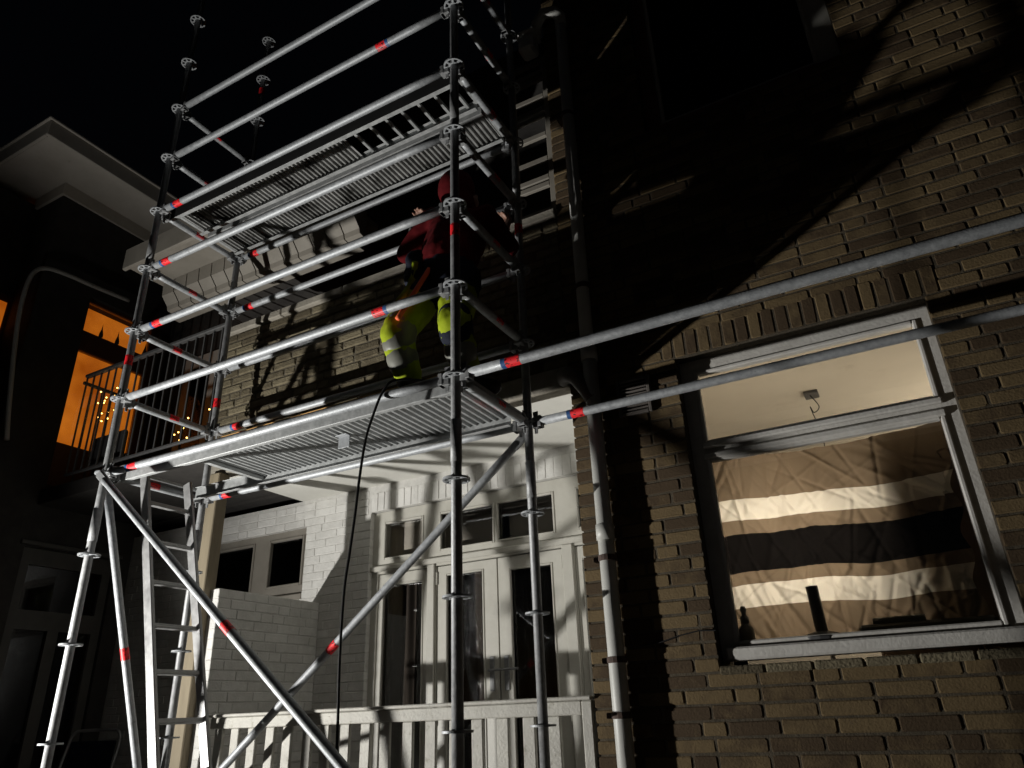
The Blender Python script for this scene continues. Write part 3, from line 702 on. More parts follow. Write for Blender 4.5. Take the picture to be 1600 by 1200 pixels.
for lv_ in (0, .5, 1, 1.5, 2, 2.5, 3):
    nt_ = near_tape[lv_]; horizontal('near_ledger', (0, 0, lv_), (LX, 0, lv_), *(nt_ or (None, None)))
    if lv_ not in (2.5, 3): ft = far_tape[lv_]; horizontal('far_ledger', (0, WY, lv_), (LX, WY, lv_), *(ft or (None, None)))
    horizontal('transom', (0, 0, lv_), (0, WY, lv_), .36 + random.uniform(-.04, .06))
    horizontal('transom', (LX, 0, lv_), (LX, WY, lv_), .42 + random.uniform(-.05, .05))
horizontal('long_ledger', (LX, 0, 0), (LX + 3.072, 0, 0), .31, -1)
horizontal('long_ledger', (LX, WY, 0), (LX + 3.072, WY, 0), .30, -1)
# far standards of the next bay (outside the picture)
standard(LX + 3.072, 0, 0.5, []); standard(LX + 3.072, WY, 0.5, [])
def brace(a, b_, tape):
    a = Vector(a); b_ = Vector(b_); d = (b_ - a).normalized()
    t = dented_tube(a + d * .09, b_ - d * .09, .0235, 'diagonal_brace', 'steel', sc, bow=.001)
    for p, s_ in ((a, 1), (b_, -1)):
        q = d.to_track_quat('X', 'Z'); mtx = Matrix.Translation(p) @ q.to_matrix().to_4x4()
        mb = MB(); x0, x1 = (.0, .12) if s_ > 0 else (-.12, .0)
        mb.box(x0, x1, -.012, .012, -.026, .026, c=.006, mtx=mtx); mb.build('brace_end', 'old_steel', t)
    o = link('red_tape', TAPE, t); at_frame(o, a + d * tape, d)
brace((.035, -.062, -.02), (LX - .035, -.062, -1.98), 1.63)
brace((LX - .035, WY + .062, -.02), (.035, WY + .062, -1.98), 1.68)
brace((-.05, .045, -.03), (-.05, WY - .045, -2.5 + .53), 1.05)

def deck_rail(parent, x0, x1, y, z0, z1, s_, web='deck_steel'):
    MB().box(x0, x1, y, y + .003, z0, z1, c=.0008).build('rail_web', web, parent); mb = MB()
    ya, yb = sorted((y, y + s_ * .028)); mb.box(x0, x1, ya, yb, z0 - .003, z0 - .0002, c=.0008)
    ya, yb = sorted((y, y + s_ * .018)); mb.box(x0, x1, ya, yb, z1 + .0002, z1 + .003, c=.0008)
    return mb.build('rail_flange', 'deck_steel', parent)
def corrugated(parent, x0, x1, y0, y1, z, pitch=.042, amp=.013, material='deck_steel', name='deck_sheet'):
    mb = MB(); x = x0; pr = []
    while x < x1 - pitch:
        pr += [(x, z), (x + pitch * .30, z), (x + pitch * .42, z + amp), (x + pitch * .86, z + amp)]; x += pitch
    pr.append((x1, z)); k = len(pr)
    vs = [(a, y0, c_) for a, c_ in pr] + [(a, y1, c_) for a, c_ in pr] + [(a, y0, c_ + .0025) for a, c_ in pr] + [(a, y1, c_ + .0025) for a, c_ in pr]
    fs = [(i, i + k, i + 1 + k, i + 1) for i in range(k - 1)] + [(2 * k + i, 2 * k + i + 1, 3 * k + i + 1, 3 * k + i) for i in range(k - 1)]
    return mb.add(vs, fs).build(name, material, parent)
# lower deck, open hatch at the left end
dk = thing('x', 'x', 'x') if False else None
d1 = corrugated(sc, 0.70, LX - .03, .075, .622, .012, name='steel_deck')
deck_rail(d1, .05, LX - .05, .070, -.036, .042, 1); deck_rail(d1, .05, LX - .05, .625, -.034, .046, -1)
B('hatch_edge', 'deck_steel', d1, (.66, .70, .076, .620, -.01, .035), c=.003)
for xx in (.0, LX - .05):
    B('end_hook', 'deck_steel', d1, (xx, xx + .05, .026, .706, .026, .050), c=.004)
for k in range(14):
    xx = .8 + k * .125; mb = MB(); mb.lathe([(.006, 0), (.006, .006), (.002, .009)], (xx, .615, -.028), 8); mb.build('rivet', 'old_steel', d1)
lp = MB(); lp.box(1.575, 1.655, .33, .335, -.06, .010, c=.001); lp.box(1.575, 1.655, .30, .335, .005, .0105, c=.001); lp.build('latch_plate', 'steel', d1)
tb = B('toe_board', 'toe_board', sc, (.06, 2.0, WY + .028, WY + .052, .385, .47), c=.004)
# upper deck: ribbed plank, ladder-like hatch frame, second plank
d2 = corrugated(sc, .06, 1.62, .066, .342, 2.03, pitch=.036, amp=.016, material='shaded_deck', name='steel_deck')
deck_rail(d2, .05, LX - .05, .062, 1.955, 2.052, 1, 'black'); deck_rail(d2, .05, LX - .05, .345, 1.985, 2.05, -1)  # near web in black, its shade put into the colour
for k in range(7):
    xx = 1.70 + k * .125; B('hatch_rung', 'deck_steel', d2, (xx, xx + .022, .067, .341, 2.02, 2.04), c=.003)
for k in range(46):
    xx = .40 + k * .028; B('slot_lip', 'old_steel', d2, (xx, xx + .007, .095, .135, 2.012, 2.029), c=.001)
d3 = corrugated(sc, .06, LX - .06, .40, WY - .062, 2.03, pitch=.036, amp=.016, material='shaded_deck', name='steel_deck')
deck_rail(d3, .05, LX - .05, .390, 2.0, 2.058, 1); deck_rail(d3, .05, LX - .05, WY - .056, 2.0, 2.055, -1)
for k in range(7):
    xx = .55 + k * .27; B('rail_lug', 'deck_steel', d3, (xx, xx + .10, .396, .43, 2.008, 2.02), c=.002); B('gusset', 'deck_steel', d3, (xx + .13, xx + .145, .394, .46, 2.004, 2.04), c=.002)
for d_ in (d2, d3):
    ya, yb = (.06, .36) if d_ is d2 else (.40, .67)
    for xx in (.03, LX - .055): B('end_hook', 'deck_steel', d_, (xx, xx + .03, ya, yb, 2.026, 2.066), c=.004)

# ------------------------------------------------------------------ ladder
ld = thing('ladder', 'aluminium ladder leaning up to the hatch of the lower deck', 'ladder')
ya, yb = .20, .525; top = Vector((.085, 0, .05)); bot = Vector((1.03, 0, GROUND + .01)); dv = (bot - top)
ang = math.atan2(dv.x, -dv.z)
for y in (ya, yb):
    mb = MB(); ln = dv.length
    mtx = Matrix.Translation((top.x, y, top.z)) @ Matrix.Rotation(-ang, 4, 'Y')
    mb.box(-.034, .034, -.012, .012, -ln, 0, c=.004, mtx=mtx); st_ = mb.build('stile', 'alu', ld)
    B('foot', 'black', st_, (bot.x - .045, bot.x + .045, y - .017, y + .017, GROUND, GROUND + .07), c=.006)
k = 0
while True:
    s_ = .22 + k * .262
    if s_ > dv.length - .1: break
    p = top + dv.normalized() * s_
    mtx = Matrix.Translation((p.x, 0, p.z)) @ Matrix.Rotation(-ang, 4, 'Y')
    mb = MB(); mb.box(-.015, .015, ya + .012, yb - .012, -.014, .014, c=.005, mtx=mtx); mb.build('rung', 'alu', ld); k += 1

# cable
mb = MB(); cp = [(2.40, .25, .095), (2.30, .10, .09), (2.22, -.02, .06), (2.165, -.034, .0), (2.12, -.036, -.10), (2.08, -.036, -.22), (2.055, -.036, -.40), (2.04, -.036, -.57), (2.02, -.036, -.75), (2.00, -.036, -.92), (1.997, -.036, -1.2), (2.01, -.036, -1.62), (2.0, -.04, -2.3), (2.03, -.06, -2.9), (1.9, -.3, GROUND + .02), (1.2, -.6, GROUND + .012), (.3, -.85, GROUND + .012)]
def smooth_pts(ps, sub=6):
    ps = [Vector(p) for p in ps]; out = []
    for i in range(len(ps) - 1):
        p0, p1, p2, p3 = ps[max(i - 1, 0)], ps[i], ps[i + 1], ps[min(i + 2, len(ps) - 1)]
        for k in range(sub):
            t = k / sub; out.append(.5 * ((2 * p1) + (p2 - p0) * t + (2 * p0 - 5 * p1 + 4 * p2 - p3) * t * t + (3 * p1 - p0 - 3 * p2 + p3) * t ** 3))
    return out + [ps[-1]]
mb.path(smooth_pts(cp), .0065, 8); tag(mb.build('power_cable', 'black', None, True), 'black power cable hanging from the lower scaffold deck', 'cable')

# ------------------------------------------------------------------ striped sheet, sill objects, room fittings, room lamp
def sheet():
    nx, nz = 170, 150; vs = []; fs = []; uv = []
    r = random.Random(3)
    folds = [(r.uniform(3.4, 4.5), r.uniform(-1.2, -.3), r.uniform(-1.2, 1.2), r.choice((-1, 1)) * r.uniform(.004, .014), r.uniform(60, 150)) for _ in range(110)]
    for k in range(nz + 1):
        for i in range(nx + 1):
            u = i / nx; v = k / nz
            x = 3.395 + (1.09 + .055 * (1 - v) ** 2) * u; z = -0.25 - .955 * v
            z += .012 * math.sin(6 * u + 1) * (1 - v) + .0 * (1 - v) - .02 * math.sin(PI * u) * (1 - v) ** 3 + .004 * math.sin(11 * u + 5 * v)
            d = .012 * math.sin(9 * u + 4 * v) + .008 * math.sin(23 * u - 9 * v)
            for fx, fz, fa, am, fr in folds:
                q = (x - fx) * math.cos(fa) + (z - fz) * math.sin(fa); along = -(x - fx) * math.sin(fa) + (z - fz) * math.cos(fa)
                d += am * math.exp(-(q * fr) ** 2) * math.exp(-(along * 4) ** 2)
            if u > .96 and v > .15: x -= .03 * math.sin(v * 14) ** 2
            vs.append((x, 1.215 + d, z)); uv.append((u, v + .008 * math.sin(5 * u + .5) + .003 * math.sin(17 * u)))
    for k in range(nz):
        for i in range(nx):
            a = k * (nx + 1) + i; fs.append((a, a + nx + 1, a + nx + 2, a + 1))
    me = bpy.data.meshes.new('striped_sheet'); me.from_pydata(vs, [], fs); me.materials.append(M['sheet'])
    ul = me.uv_layers.new(name='UVMap')
    for lp_ in me.loops: ul.data[lp_.index].uv = uv[lp_.vertex_index]
    me.polygons.foreach_set('use_smooth', [True] * len(me.polygons)); me.update()
    return link('striped_sheet', me)
tag(sheet(), 'creased sheet with brown, white and black stripes hung in the lit window', 'sheet')
so = thing('candle_holder', 'dark upright rod on a flat base standing on the lit window sill', 'candle holder')
mb = MB(); mb.tube((3.812, 1.14, -1.17), (3.805, 1.14, -.955), .027, 16); mb.build('rod', 'dark_metal', so)
mb = MB(); mb.lathe([(.0, 0), (.125, 0), (.13, .012), (.09, .024), (.035, .04), (.0, .04)], (3.812, 1.14, -1.196), 20); mb.build('base', 'dark_metal', so)
so = thing('glass_bottle', 'small dark-necked bottle in the left corner of the lit window sill', 'bottle')
mb = MB(); mb.lathe([(.0, 0), (.034, 0), (.036, .02), (.036, .075), (.022, .095), (.018, .10)], (3.478, 1.13, -1.196), 18); mb.build('body', 'dark_metal', so, True)
mb = MB(); mb.lathe([(.018, .0), (.022, .012), (.02, .03), (.01, .04), (.012, .055), (.016, .066), (.010, .08), (.0, .082)], (3.478, 1.13, -1.096), 16); mb.build('stopper', 'dark_metal', so, True)
lo = thing('low_tray', 'low dark tray lying on the right half of the lit window sill', 'tray')
mb = MB(); mb.box(3.97, 4.50, 1.11, 1.175, -1.196, -1.145, c=.012); mb.build('tray_body', 'dark_metal', lo)
mb = MB(); mb.tube((4.03, 1.14, -1.131), (4.24, 1.14, -1.131), .014, 10); mb.build('tray_roll', 'grey_tape', lo)
inner_sill = B('inner_sill', 'white_paint', house, (3.372, 4.583, 1.106, 1.26, -1.235, -1.197), c=.006)
wd = thing('light_blocker', 'tall cabinet added unseen in the lit room to shade the right of the striped sheet', 'blocker')  # unseen box added to cast the soft shade edge on the sheet
B('blocker_box', 'floor', wd, (4.02, 4.85, 1.42, 1.62, rz0, -0.30), c=.006); B('door', 'floor', wd, (4.04, 4.425, 1.40, 1.418, rz0 + .1, -.34), c=.004); B('door', 'floor', wd, (4.435, 4.83, 1.40, 1.418, rz0 + .1, -.34), c=.004)
cw = thing('ceiling_wires', 'open junction box with loose wires on the lit room ceiling', 'wires')
B('box', 'dark_metal', cw, (3.865, 3.955, 2.33, 2.44, RZ - .025, RZ - .001), c=.004)
mb = MB(); mb.path(smooth_pts([(3.90, 2.36, RZ - .02), (3.94, 2.40, RZ - .10), (3.90, 2.42, RZ - .13), (3.885, 2.40, RZ - .09), (3.90, 2.42, RZ - .18), (3.925, 2.44, RZ - .24), (3.915, 2.46, RZ - .36), (3.93, 2.48, RZ - .46)]), .0035, 6); mb.build('wire', 'black', cw)
rlamp = thing('work_bulb', 'warm bare bulb on a stand inside the lit room', 'lamp')
RLP = Vector((3.78, 1.66, -0.70))
mb = MB(); mb.ball(RLP, .012, 10); mb.build('bulb', 'amber', rlamp, True)
mb = MB(); mb.tube(RLP - Vector((0, 0, .05)), (RLP.x, RLP.y, rz0), .012, 10); mb.build('stand', 'dark_metal', rlamp)
ld_ = bpy.data.lights.new('bulb_light', 'POINT'); ld_.energy = 16.0; ld_.color = (1.0, 0.87, 0.68); ld_.shadow_soft_size = .06
lo_ = bpy.data.objects.new('bulb_light', ld_); COL.objects.link(lo_); lo_.location = RLP + Vector((0, 0, .001)); lo_.parent = rlamp
bpy.data.objects['bulb'].visible_shadow = True
ceil_l = bpy.data.lights.new('room_light', 'POINT'); ceil_l.energy = 20.0; ceil_l.color = (1.0, 0.90, 0.74); ceil_l.shadow_soft_size = .12
rl2 = thing('floor_lamp', 'floor lamp lighting the ceiling at the back of the lit room', 'lamp')
mb = MB(); mb.tube((4.95, 2.9, rz0), (4.95, 2.9, -.75), .012, 10); mb.build('stand', 'dark_metal', rl2)
mb = MB(); mb.lathe([(.16, -.16), (.165, -.16), (.10, .02), (.095, .02)], (4.95, 2.9, -.62), 20); mb.build('shade', 'room', rl2, True)
cl_o = bpy.data.objects.new('room_light', ceil_l); COL.objects.link(cl_o); cl_o.location = (4.95, 2.9, -.50); cl_o.parent = rl2

# ------------------------------------------------------------------ neighbour house at the left
nb = thing('neighbour_house', 'dark neighbouring house with pale eaves and an orange lit balcony door', 'house')
XN = -2.5
OD = (1.0, 1.85, 0.62, 2.62); LD = (0.94, 1.80, GROUND + .1, 0.05)
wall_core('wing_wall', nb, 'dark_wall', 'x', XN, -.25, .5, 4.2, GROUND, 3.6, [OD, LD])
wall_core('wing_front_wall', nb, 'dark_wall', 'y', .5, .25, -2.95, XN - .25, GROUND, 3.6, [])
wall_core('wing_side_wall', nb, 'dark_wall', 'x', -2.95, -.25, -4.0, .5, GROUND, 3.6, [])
ev = B('eave_soffit', 'pale_eave', nb, (-7, -1.985, 0.0, 1.62, 3.70, 3.73), c=.002)
B('eave_fascia', 'pale_eave', nb, (-1.983, -1.95, -.035, 1.64, 3.685, 3.86), c=.008)
B('eave_front_fascia', 'pale_eave', nb, (-7, -1.985, -.035, -.002, 3.685, 3.86), c=.008)
B('eave_cap', 'pale_eave', nb, (-7, -1.93, -.055, 1.64, 3.862, 3.885), c=.005)
B('frieze_board', 'pale_eave', nb, (XN + .001, XN + .03, .47, 1.6, 3.56, 3.699), c=.003)
B('frieze_board', 'pale_eave', nb, (-2.98, XN + .0, .47, .499, 3.56, 3.699), c=.003)
# balcony door, orange light behind
od = wall_core('balcony_door', nb, 'brown_frame', 'x', XN - .05, -.05, OD[0], OD[1], OD[2], OD[3], [(1.02, 1.75, 2.25, 2.58), (1.02, 1.75, 1.05, 2.03)])
od['label'] = 'balcony door with orange lit curtain behind its glass'
for (a, b_) in ((2.25, 2.58), (1.05, 2.03)): B('pane', 'glass', od, (XN - .082, XN - .078, 1.022, 1.748, a + .002, b_ - .002), c=.0005)
mb = MB(); quad(mb, (XN - .42, .8, .5), (XN - .42, 2.4, .5), (XN - .42, 2.4, 2.75), (XN - .42, .8, 2.75)); mb.build('lit_curtain', 'orange_curtain', nb)
for k, y in enumerate((1.20, 1.38, 1.56, 1.70)):
    mb = MB(); mb.lathe([(.022, 0), (.02, .03), (.006, .09), (.0, .15)], (XN - .03, y, 2.245), 8)
    tag(mb.build('finial', 'dark_metal'), ['leftmost', 'second', 'third', 'rightmost'][k] + ' small dark pointed ornament on the transom of the orange lit door', 'ornament', 'pointed ornaments on the transom bar')
lwn = B('side_window_frame', 'brown_frame', nb, (-2.949, -2.93, .22, .50, 2.02, 2.48), c=.004)
B('lit_pane', 'orange_curtain', nb, (-2.928, -2.922, .30, .46, 2.10, 2.40), c=.001)
# lower neighbour door
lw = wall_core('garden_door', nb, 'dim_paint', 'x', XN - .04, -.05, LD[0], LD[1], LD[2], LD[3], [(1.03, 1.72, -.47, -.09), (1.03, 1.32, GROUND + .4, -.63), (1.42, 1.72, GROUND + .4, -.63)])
lw['label'] = 'dim white garden door of the neighbouring house'
for bx in ((1.03, 1.72, -.47, -.09), (1.03, 1.32, GROUND + .4, -.63), (1.42, 1.72, GROUND + .4, -.63)): B('pane', 'dark_glass', lw, (XN - .07, XN - .066, bx[0] + .002, bx[1] - .002, bx[2] + .002, bx[3] - .002), c=.0005)
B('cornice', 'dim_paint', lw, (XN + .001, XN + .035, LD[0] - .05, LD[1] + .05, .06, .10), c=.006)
B('plinth_panel', 'dark_wall', nb, (XN + .001, XN + .012, .52, .935, GROUND, .2), c=.003)
mb = MB(); quad(mb, (XN - .5, .6, GROUND), (XN - .5, 2.3, GROUND), (XN - .5, 2.3, .4), (XN - .5, .6, .4)); mb.build('dark_hall', 'dark_wall', nb)
# balcony of the neighbour
bl = B('balcony_slab', 'dark_wall', nb, (XN + .002, -.30, .96, YB - .002, .42, .56), c=.006)
gp = MB(); gp.path(smooth_pts([(-2.44, .55, .9), (-2.44, .50, 1.17), (-2.44, .41, 1.77), (-2.44, .37, 2.15), (-2.44, .375, 2.45), (-2.44, .42, 2.59), (-2.44, .52, 2.66), (-2.44, .72, 2.69), (-2.44, .95, 2.70), (-2.44, 1.36, 2.73)]), .021, 12)
tag(gp.build('bent_pipe', 'pvc', None, True), 'faint pale pipe bending over on the dark house wall', 'pipe')
br_ = thing('balcony_railing', 'grey metal bar railing of the neighbouring balcony', 'railing')
mb = MB(); mb.box(-2.2, -.30, .955, 1.0, 1.60, 1.632, c=.006); mb.build('handrail', 'rail_metal', br_)
mb = MB(); mb.box(-2.2, -.30, .965, .99, .63, .655, c=.004); mb.build('bottom_rail', 'rail_metal', br_)
mb = MB(); mb.box(-2.23, -2.205, .965, 1.35, 1.54, 1.57, c=.004); mb.build('return_rail', 'rail_metal', br_)
x = -2.19; bm_ = MB().box(-.007, .007, -.007, .007, 0, .943, c=.002).mesh('bar', 'rail_metal')
while x < -.31: o = link('bar', bm_, br_); o.location = (x, .978, .656); x += .107
for y in (1.06, 1.16, 1.26): o = link('bar', bm_, br_); o.location = (-2.217, y, .6)
# back door of neighbour balcony
bd_ = wall_core('balcony_window', nb, 'white_paint', 'y', YB - .035, .03, -2.1, -1.2, .58, 2.15, [(-2.0, -1.69, .8, 2.02), (-1.61, -1.3, .8, 2.02)])
bd_['label'] = 'dim white framed window at the back of the neighbouring balcony'
for (a, b_) in ((-2.0, -1.69), (-1.61, -1.3)): B('pane', 'dark_glass', bd_, (a + .002, b_ - .002, YB - .022, YB - .018, .802, 2.018), c=.0005)
mb = MB(); quad(mb, (-2.4, YB + .5, .5), (-.9, YB + .5, .5), (-.9, YB + .5, 2.3), (-2.4, YB + .5, 2.3)); mb.build('dim_room', 'brown_frame', nb)
# fairy lights
rr = random.Random(5)
def fairy(cx, cy, cz, n_, s_, label):
    t = thing('fairy_lights', label, 'string lights')
    pts = [Vector((cx + rr.uniform(-s_, s_), cy + rr.uniform(-.03, .03), cz + rr.uniform(-s_, s_) * 1.5)) for _ in range(n_)]
    pts.sort(key=lambda p: p.z)
    MB().path(smooth_pts(pts, 3), .0015, 5).build('wire', 'black', t)
    bm2 = MB().ball((0, 0, 0), .007, 6).mesh('bulb', 'amber')
    for p in pts: o = link('bulb', bm2, t); o.location = p
fairy(-2.02, 1.1, 1.33, 16, .12, 'fairy lights tangled on the railing in front of the orange lit door')
fairy(-1.12, 1.3, .98, 9, .075, 'small cluster of fairy lights behind the railing bars')
fairy(-.62, 1.2, .98, 6, .06, 'few fairy lights near the right end of the neighbouring balcony')
ch = thing('balcony_chair', 'dark rounded chair back on the neighbouring balcony', 'chair')
mb = MB(); mb.box(-2.05, -1.62, 1.08, 1.13, .70, 1.0, c=.05); mb.build('backrest', 'dark_metal', ch); B('seat', 'dark_metal', ch, (-2.05, -1.62, 1.13, 1.5, .75, .79), c=.015)
for (a, b_) in ((-2.03, 1.12), (-1.64, 1.12), (-2.03, 1.46), (-1.64, 1.46)): mb = MB(); mb.tube((a, b_, .56), (a, b_, .75), .012, 8); mb.build('leg', 'dark_metal', ch)
# garden chairs on the ground at the left
def garden_chair(cx, cy, rz, label):
    t = thing('garden_chair', label, 'chair', 'tubular garden chairs'); t.location = (cx, cy, -2.419); t.rotation_euler = (0, 0, rz)
    hgt = 0.98
    mb = MB(); mb.path(smooth_pts([(-.25, .28, .0), (-.25, .2, .5), (-.25, .27, hgt - .12), (-.22, .285, hgt - .02), (-.14, .29, hgt), (.14, .29, hgt), (.22, .285, hgt - .02), (.25, .27, hgt - .12), (.25, .2, .5), (.25, .28, .0)], 5), .012, 10); mb.build('back_frame', 'alu', t, True)
    for s_ in (-1, 1):
        mb = MB(); mb.path(smooth_pts([(s_ * .27, -.3, 0), (s_ * .27, -.26, .58), (s_ * .27, -.2, .64), (s_ * .27, .2, .64)], 5), .012, 10); mb.build('arm_frame', 'alu', t, True)
    mb = MB(); mb.box(-.23, .23, -.25, .2, .42, .44, c=.008); mb.build('seat', 'navy', t)
    mb = MB(); mb.add([(-.22, .205, .5), (.22, .205, .5), (.22, .27, hgt - .08), (-.22, .27, hgt - .08), (-.22, .215, .5), (.22, .215, .5), (.22, .28, hgt - .08), (-.22, .28, hgt - .08)], [(0, 1, 2, 3), (7, 6, 5, 4), (0, 4, 5, 1), (2, 6, 7, 3), (1, 5, 6, 2), (0, 3, 7, 4)]); mb.build('back_cloth', 'navy', t)
tag(B('terrace', 'paving', None, (XN + .01, XP - .01, 1.0, YB - .01, GROUND + .001, -2.42), c=.01), kind='structure')
garden_chair(-1.98, 1.35, .25, 'faint tubular garden chair nearest the left picture edge')
garden_chair(-1.15, 1.40, -.5, 'faint tubular garden chair behind the slanting end brace')

# ------------------------------------------------------------------ worker on the deck
def cap(mb, a, b_, ra, rb, n=12, k=6):
    a = Vector(a); b_ = Vector(b_); pts = [a.lerp(b_, i / k) for i in range(k + 1)]
    mb.path(pts, [ra + (rb - ra) * i / k for i in range(k + 1)], n); mb.ball(a, ra, n); mb.ball(b_, rb, n)
def remeshed(mb, name, material, parent=None, voxel=.012, it=6, disp=0.0):
    o = mb.build(name, material, parent, True)
    r = o.modifiers.new('Remesh', 'REMESH'); r.mode = 'VOXEL'; r.voxel_size = voxel; r.use_smooth_shade = True
    s_ = o.modifiers.new('Smooth', 'SMOOTH'); s_.iterations = it; s_.factor = .5
    if disp:
        tx = bpy.data.textures.new('cloth_folds', 'CLOUDS'); tx.noise_scale = .075; tx.noise_depth = 1
        d = o.modifiers.new('Displace', 'DISPLACE'); d.texture = tx; d.strength = disp; d.mid_level = .5; d.texture_coords = 'GLOBAL'
    return o
J = dict(pel=(2.33, .30, .80), ch=(2.32, .41, 1.13), nk=(2.31, .47, 1.38), hd=(2.295, .48, 1.52),
         lsh=(2.16, .39, 1.31), lel=(1.98, .38, 1.13), lwr=(1.99, .46, 1.36), rsh=(2.46, .51, 1.29), rel=(2.56, .61, 1.10), rwr=(2.50, .69, 1.30),
         lhip=(2.25, .28, .76), lkn=(2.12, .12, .42), lan=(2.14, .21, .17), rhip=(2.41, .32, .76), rkn=(2.46, .16, .40), ran=(2.44, .30, .17))
J = {k: Vector(v) for k, v in J.items()}
body = MB()
cap(body, J['pel'], J['ch'], .13, .14); cap(body, J['ch'], J['nk'], .12, .06); cap(body, J['nk'], J['hd'], .055, .06)
body.ball(J['hd'] + Vector((0, 0, .03)), .10, 16, (.80, .92, 1.12)); body.ball(J['hd'] + Vector((.055, .055, -.05)), .05, 10)
body.ball(J['hd'] + Vector((.075, .075, .0)), .018, 8); body.ball(J['hd'] + Vector((-.055, .055, .01)), .022, 8, (.5, 1, 1.4)); body.ball(J['hd'] + Vector((.065, -.06, .01)), .022, 8, (.5, 1, 1.4))
for s_ in 'lr':
    cap(body, J[s_ + 'sh'], J[s_ + 'el'], .05, .042); cap(body, J[s_ + 'el'], J[s_ + 'wr'], .042, .028)
    cap(body, J[s_ + 'hip'], J[s_ + 'kn'], .08, .055); cap(body, J[s_ + 'kn'], J[s_ + 'an'], .052, .038)
    d = (J[s_ + 'wr'] - J[s_ + 'el']).normalized(); sx = d.cross(Vector((0, 1, .2))).normalized(); cu = d.cross(sx).normalized()
    w0 = J[s_ + 'wr']; pm = w0 + d * .085
    for off in (-.022, 0, .022): cap(body, w0 + sx * off * .6, pm + sx * off * 1.2, .020, .017, 8, 3)
    for off, ln in ((-.033, .065), (-.011, .078), (.011, .074), (.033, .058)):
        a0 = pm + sx * off; a1 = a0 + d * ln * .5 + cu * .008; a2 = a1 + d * ln * .25 - cu * ln * -.45; a3 = a2 - d * ln * .15 + cu * ln * .3
        cap(body, a0, a1, .0105, .0095, 8, 2); cap(body, a1, a2, .0095, .009, 8, 2); cap(body, a2, a3, .009, .008, 8, 2)
    t0 = w0 + d * .03 - sx * .03; t1 = t0 + d * .03 - sx * .028 + cu * .012; t2 = t1 + d * .028 + cu * .02
    cap(body, t0, t1, .013, .012, 8, 2); cap(body, t1, t2, .011, .009, 8, 2)
person = remeshed(body, 'person', 'skin', voxel=.006, it=3)
tag(person, 'worker in red hoodie and yellow hi-vis trousers standing on the lower scaffold deck', 'person')
jk = MB(); cap(jk, J['pel'] + Vector((0, 0, .10)), J['ch'], .165, .18); cap(jk, J['ch'], J['nk'] - Vector((0, 0, .03)), .155, .09)
for s_ in 'lr': cap(jk, J[s_ + 'sh'], J[s_ + 'el'], .085, .066); cap(jk, J[s_ + 'el'], J[s_ + 'el'].lerp(J[s_ + 'wr'], .12), .064, .056)
cap(jk, J['lsh'], J['ch'], .085, .10); cap(jk, J['rsh'], J['ch'], .085, .10)
remeshed(jk, 'red_hoodie', 'red_cloth', person, .013, 5, .016)
hdm = MB(); hc = J['hd'] + Vector((-.012, -.012, .03)); hdm.ball(hc, .128, 16, (.92, .98, 1.1)); cap(hdm, J['nk'], hc - Vector((0, 0, .05)), .105, .10)
remeshed(hdm, 'hood', 'red_cloth', person, .013, 5, .008)
tr_ = MB(); cap(tr_, J['pel'] + Vector((0, 0, .08)), J['pel'] - Vector((0, 0, .05)), .155, .155)
for s_ in 'lr':
    mid = J[s_ + 'hip'].lerp(J[s_ + 'kn'], .55); cap(tr_, J[s_ + 'hip'], mid, .115, .10)
remeshed(tr_, 'navy_trouser_top', 'navy', person, .013, 4, .02)
for s_ in 'lr':
    t_ = MB(); mid = J[s_ + 'hip'].lerp(J[s_ + 'kn'], .42); cap(t_, mid, J[s_ + 'kn'], .106, .088); cap(t_, J[s_ + 'kn'], J[s_ + 'an'] + Vector((0, 0, .03)), .086, .078)
    remeshed(t_, 'hivis_trouser_leg', 'hivis', person, .012, 3, .022)
    kp = MB(); k0 = J[s_ + 'kn']; cap(kp, k0.lerp(J[s_ + 'hip'], .12), k0.lerp(J[s_ + 'an'], .22), .093, .092); remeshed(kp, 'knee_pad', 'navy' if s_ == 'r' else 'grey_tape', person, .014, 3)
    bd2 = MB(); cap(bd2, k0.lerp(J[s_ + 'an'], .5), k0.lerp(J[s_ + 'an'], .62), .088, .086); remeshed(bd2, 'reflective_band', 'grey_tape', person, .014, 2)
    bo = MB(); cap(bo, J[s_ + 'an'], J[s_ + 'an'] - Vector((0, 0, .03)), .062, .058); cap(bo, J[s_ + 'an'] - Vector((0, 0, .045)), J[s_ + 'an'] + Vector((.10, .12, -.055)), .05, .042); remeshed(bo, 'boot', 'boot', person, .011, 3)
st_ = MB(); a = J['lhip'] + Vector((-.045, -.12, .10)); pts = [a, a + Vector((-.02, -.005, -.14)), J['lhip'].lerp(J['lkn'], .55) + Vector((-.01, -.118, 0))]
st_.path(smooth_pts(pts, 6), .022, 8); st_.build('hanging_brace', 'hivis', person, True)
st_ = MB(); pts = [J['lhip'] + Vector((.055, -.125, .02)), J['lhip'].lerp(J['lkn'], .5) + Vector((.065, -.118, 0)), J['lkn'] + Vector((.075, -.09, .02))]
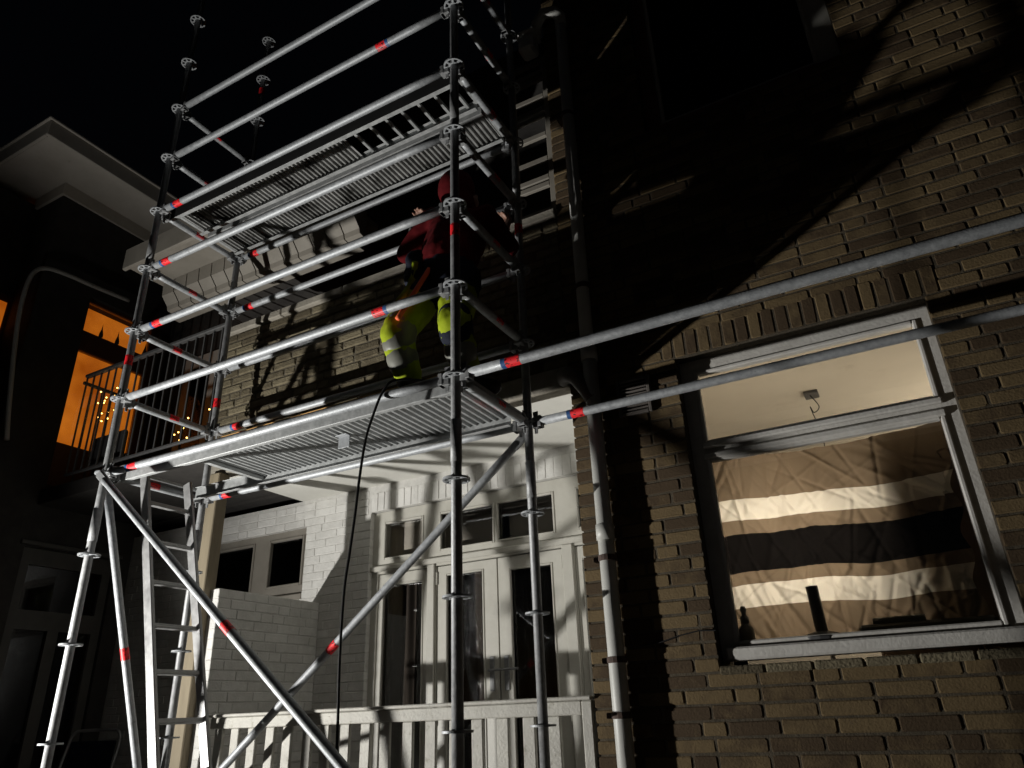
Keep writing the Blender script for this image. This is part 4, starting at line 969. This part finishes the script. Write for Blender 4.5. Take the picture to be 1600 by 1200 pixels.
st_.path(smooth_pts(pts, 6), .014, 8); st_.build('orange_piping', 'orange_tape', person, True)
pu = MB(); pu.box(2.12, 2.24, .14, .28, .72, .97, c=.035); remeshed(pu, 'tool_pouch', 'navy', person, .012, 6, .03)
wt = MB(); d = (J['lwr'] - J['lel']).normalized(); p0 = J['lel'].lerp(J['lwr'], .86); wt.path([p0 - d * .012, p0 + d * .012], .037, 14); wt.build('watch_strap', 'black', person)
q = (Vector((-.55, -.8, -.1))).to_track_quat('Z', 'Y').to_matrix().to_4x4(); wf = MB(); wf.box(-.02, .02, -.02, .02, .028, .042, c=.005, mtx=Matrix.Translation(p0) @ q); wf.build('watch_face', 'white_plastic', person)

# ------------------------------------------------------------------ flood lamp that lights the place
fl = thing('flood_lamp', 'work flood lamp on a tripod standing left of the scaffold', 'lamp')
q = LAMP_AIM.to_track_quat('-Z', 'Y').to_matrix().to_4x4(); mtx = Matrix.Translation(LAMP_POS) @ q
hb = MB(); hb.box(-.15, .15, -.11, .11, .012, .07, c=.012, mtx=mtx); hb.build('housing', 'dark_metal', fl)
for i in range(7): hb = MB(); hb.box(-.12 + i * .038, -.114 + i * .038, -.09, .09, .071, .10, c=.002, mtx=mtx); hb.build('cooling_fin', 'dark_metal', fl)
pt = LAMP_POS - LAMP_AIM * .06; tb_ = Vector((pt.x - .02, pt.y - .03, GROUND + .55))
mb = MB(); mb.tube(pt, tb_, .014, 10); mb.build('pole', 'dark_metal', fl)
for k in range(3):
    a = 2 * PI * k / 3 + 2.4; mb = MB(); mb.tube(tb_ + Vector((0, 0, .1)), (tb_.x + .45 * math.cos(a), tb_.y + .45 * math.sin(a), GROUND + .01), .011, 8); mb.build('leg', 'dark_metal', fl)
la = bpy.data.lights.new('flood_light', 'SPOT'); la.spot_size = math.radians(142); la.spot_blend = 1.0; la.shadow_soft_size = .045; la.energy = LAMP_POWER; la.color = (1.0, 0.98, 0.93)
lob = bpy.data.objects.new('flood_light', la); COL.objects.link(lob); lob.matrix_world = mtx; lob.parent = fl
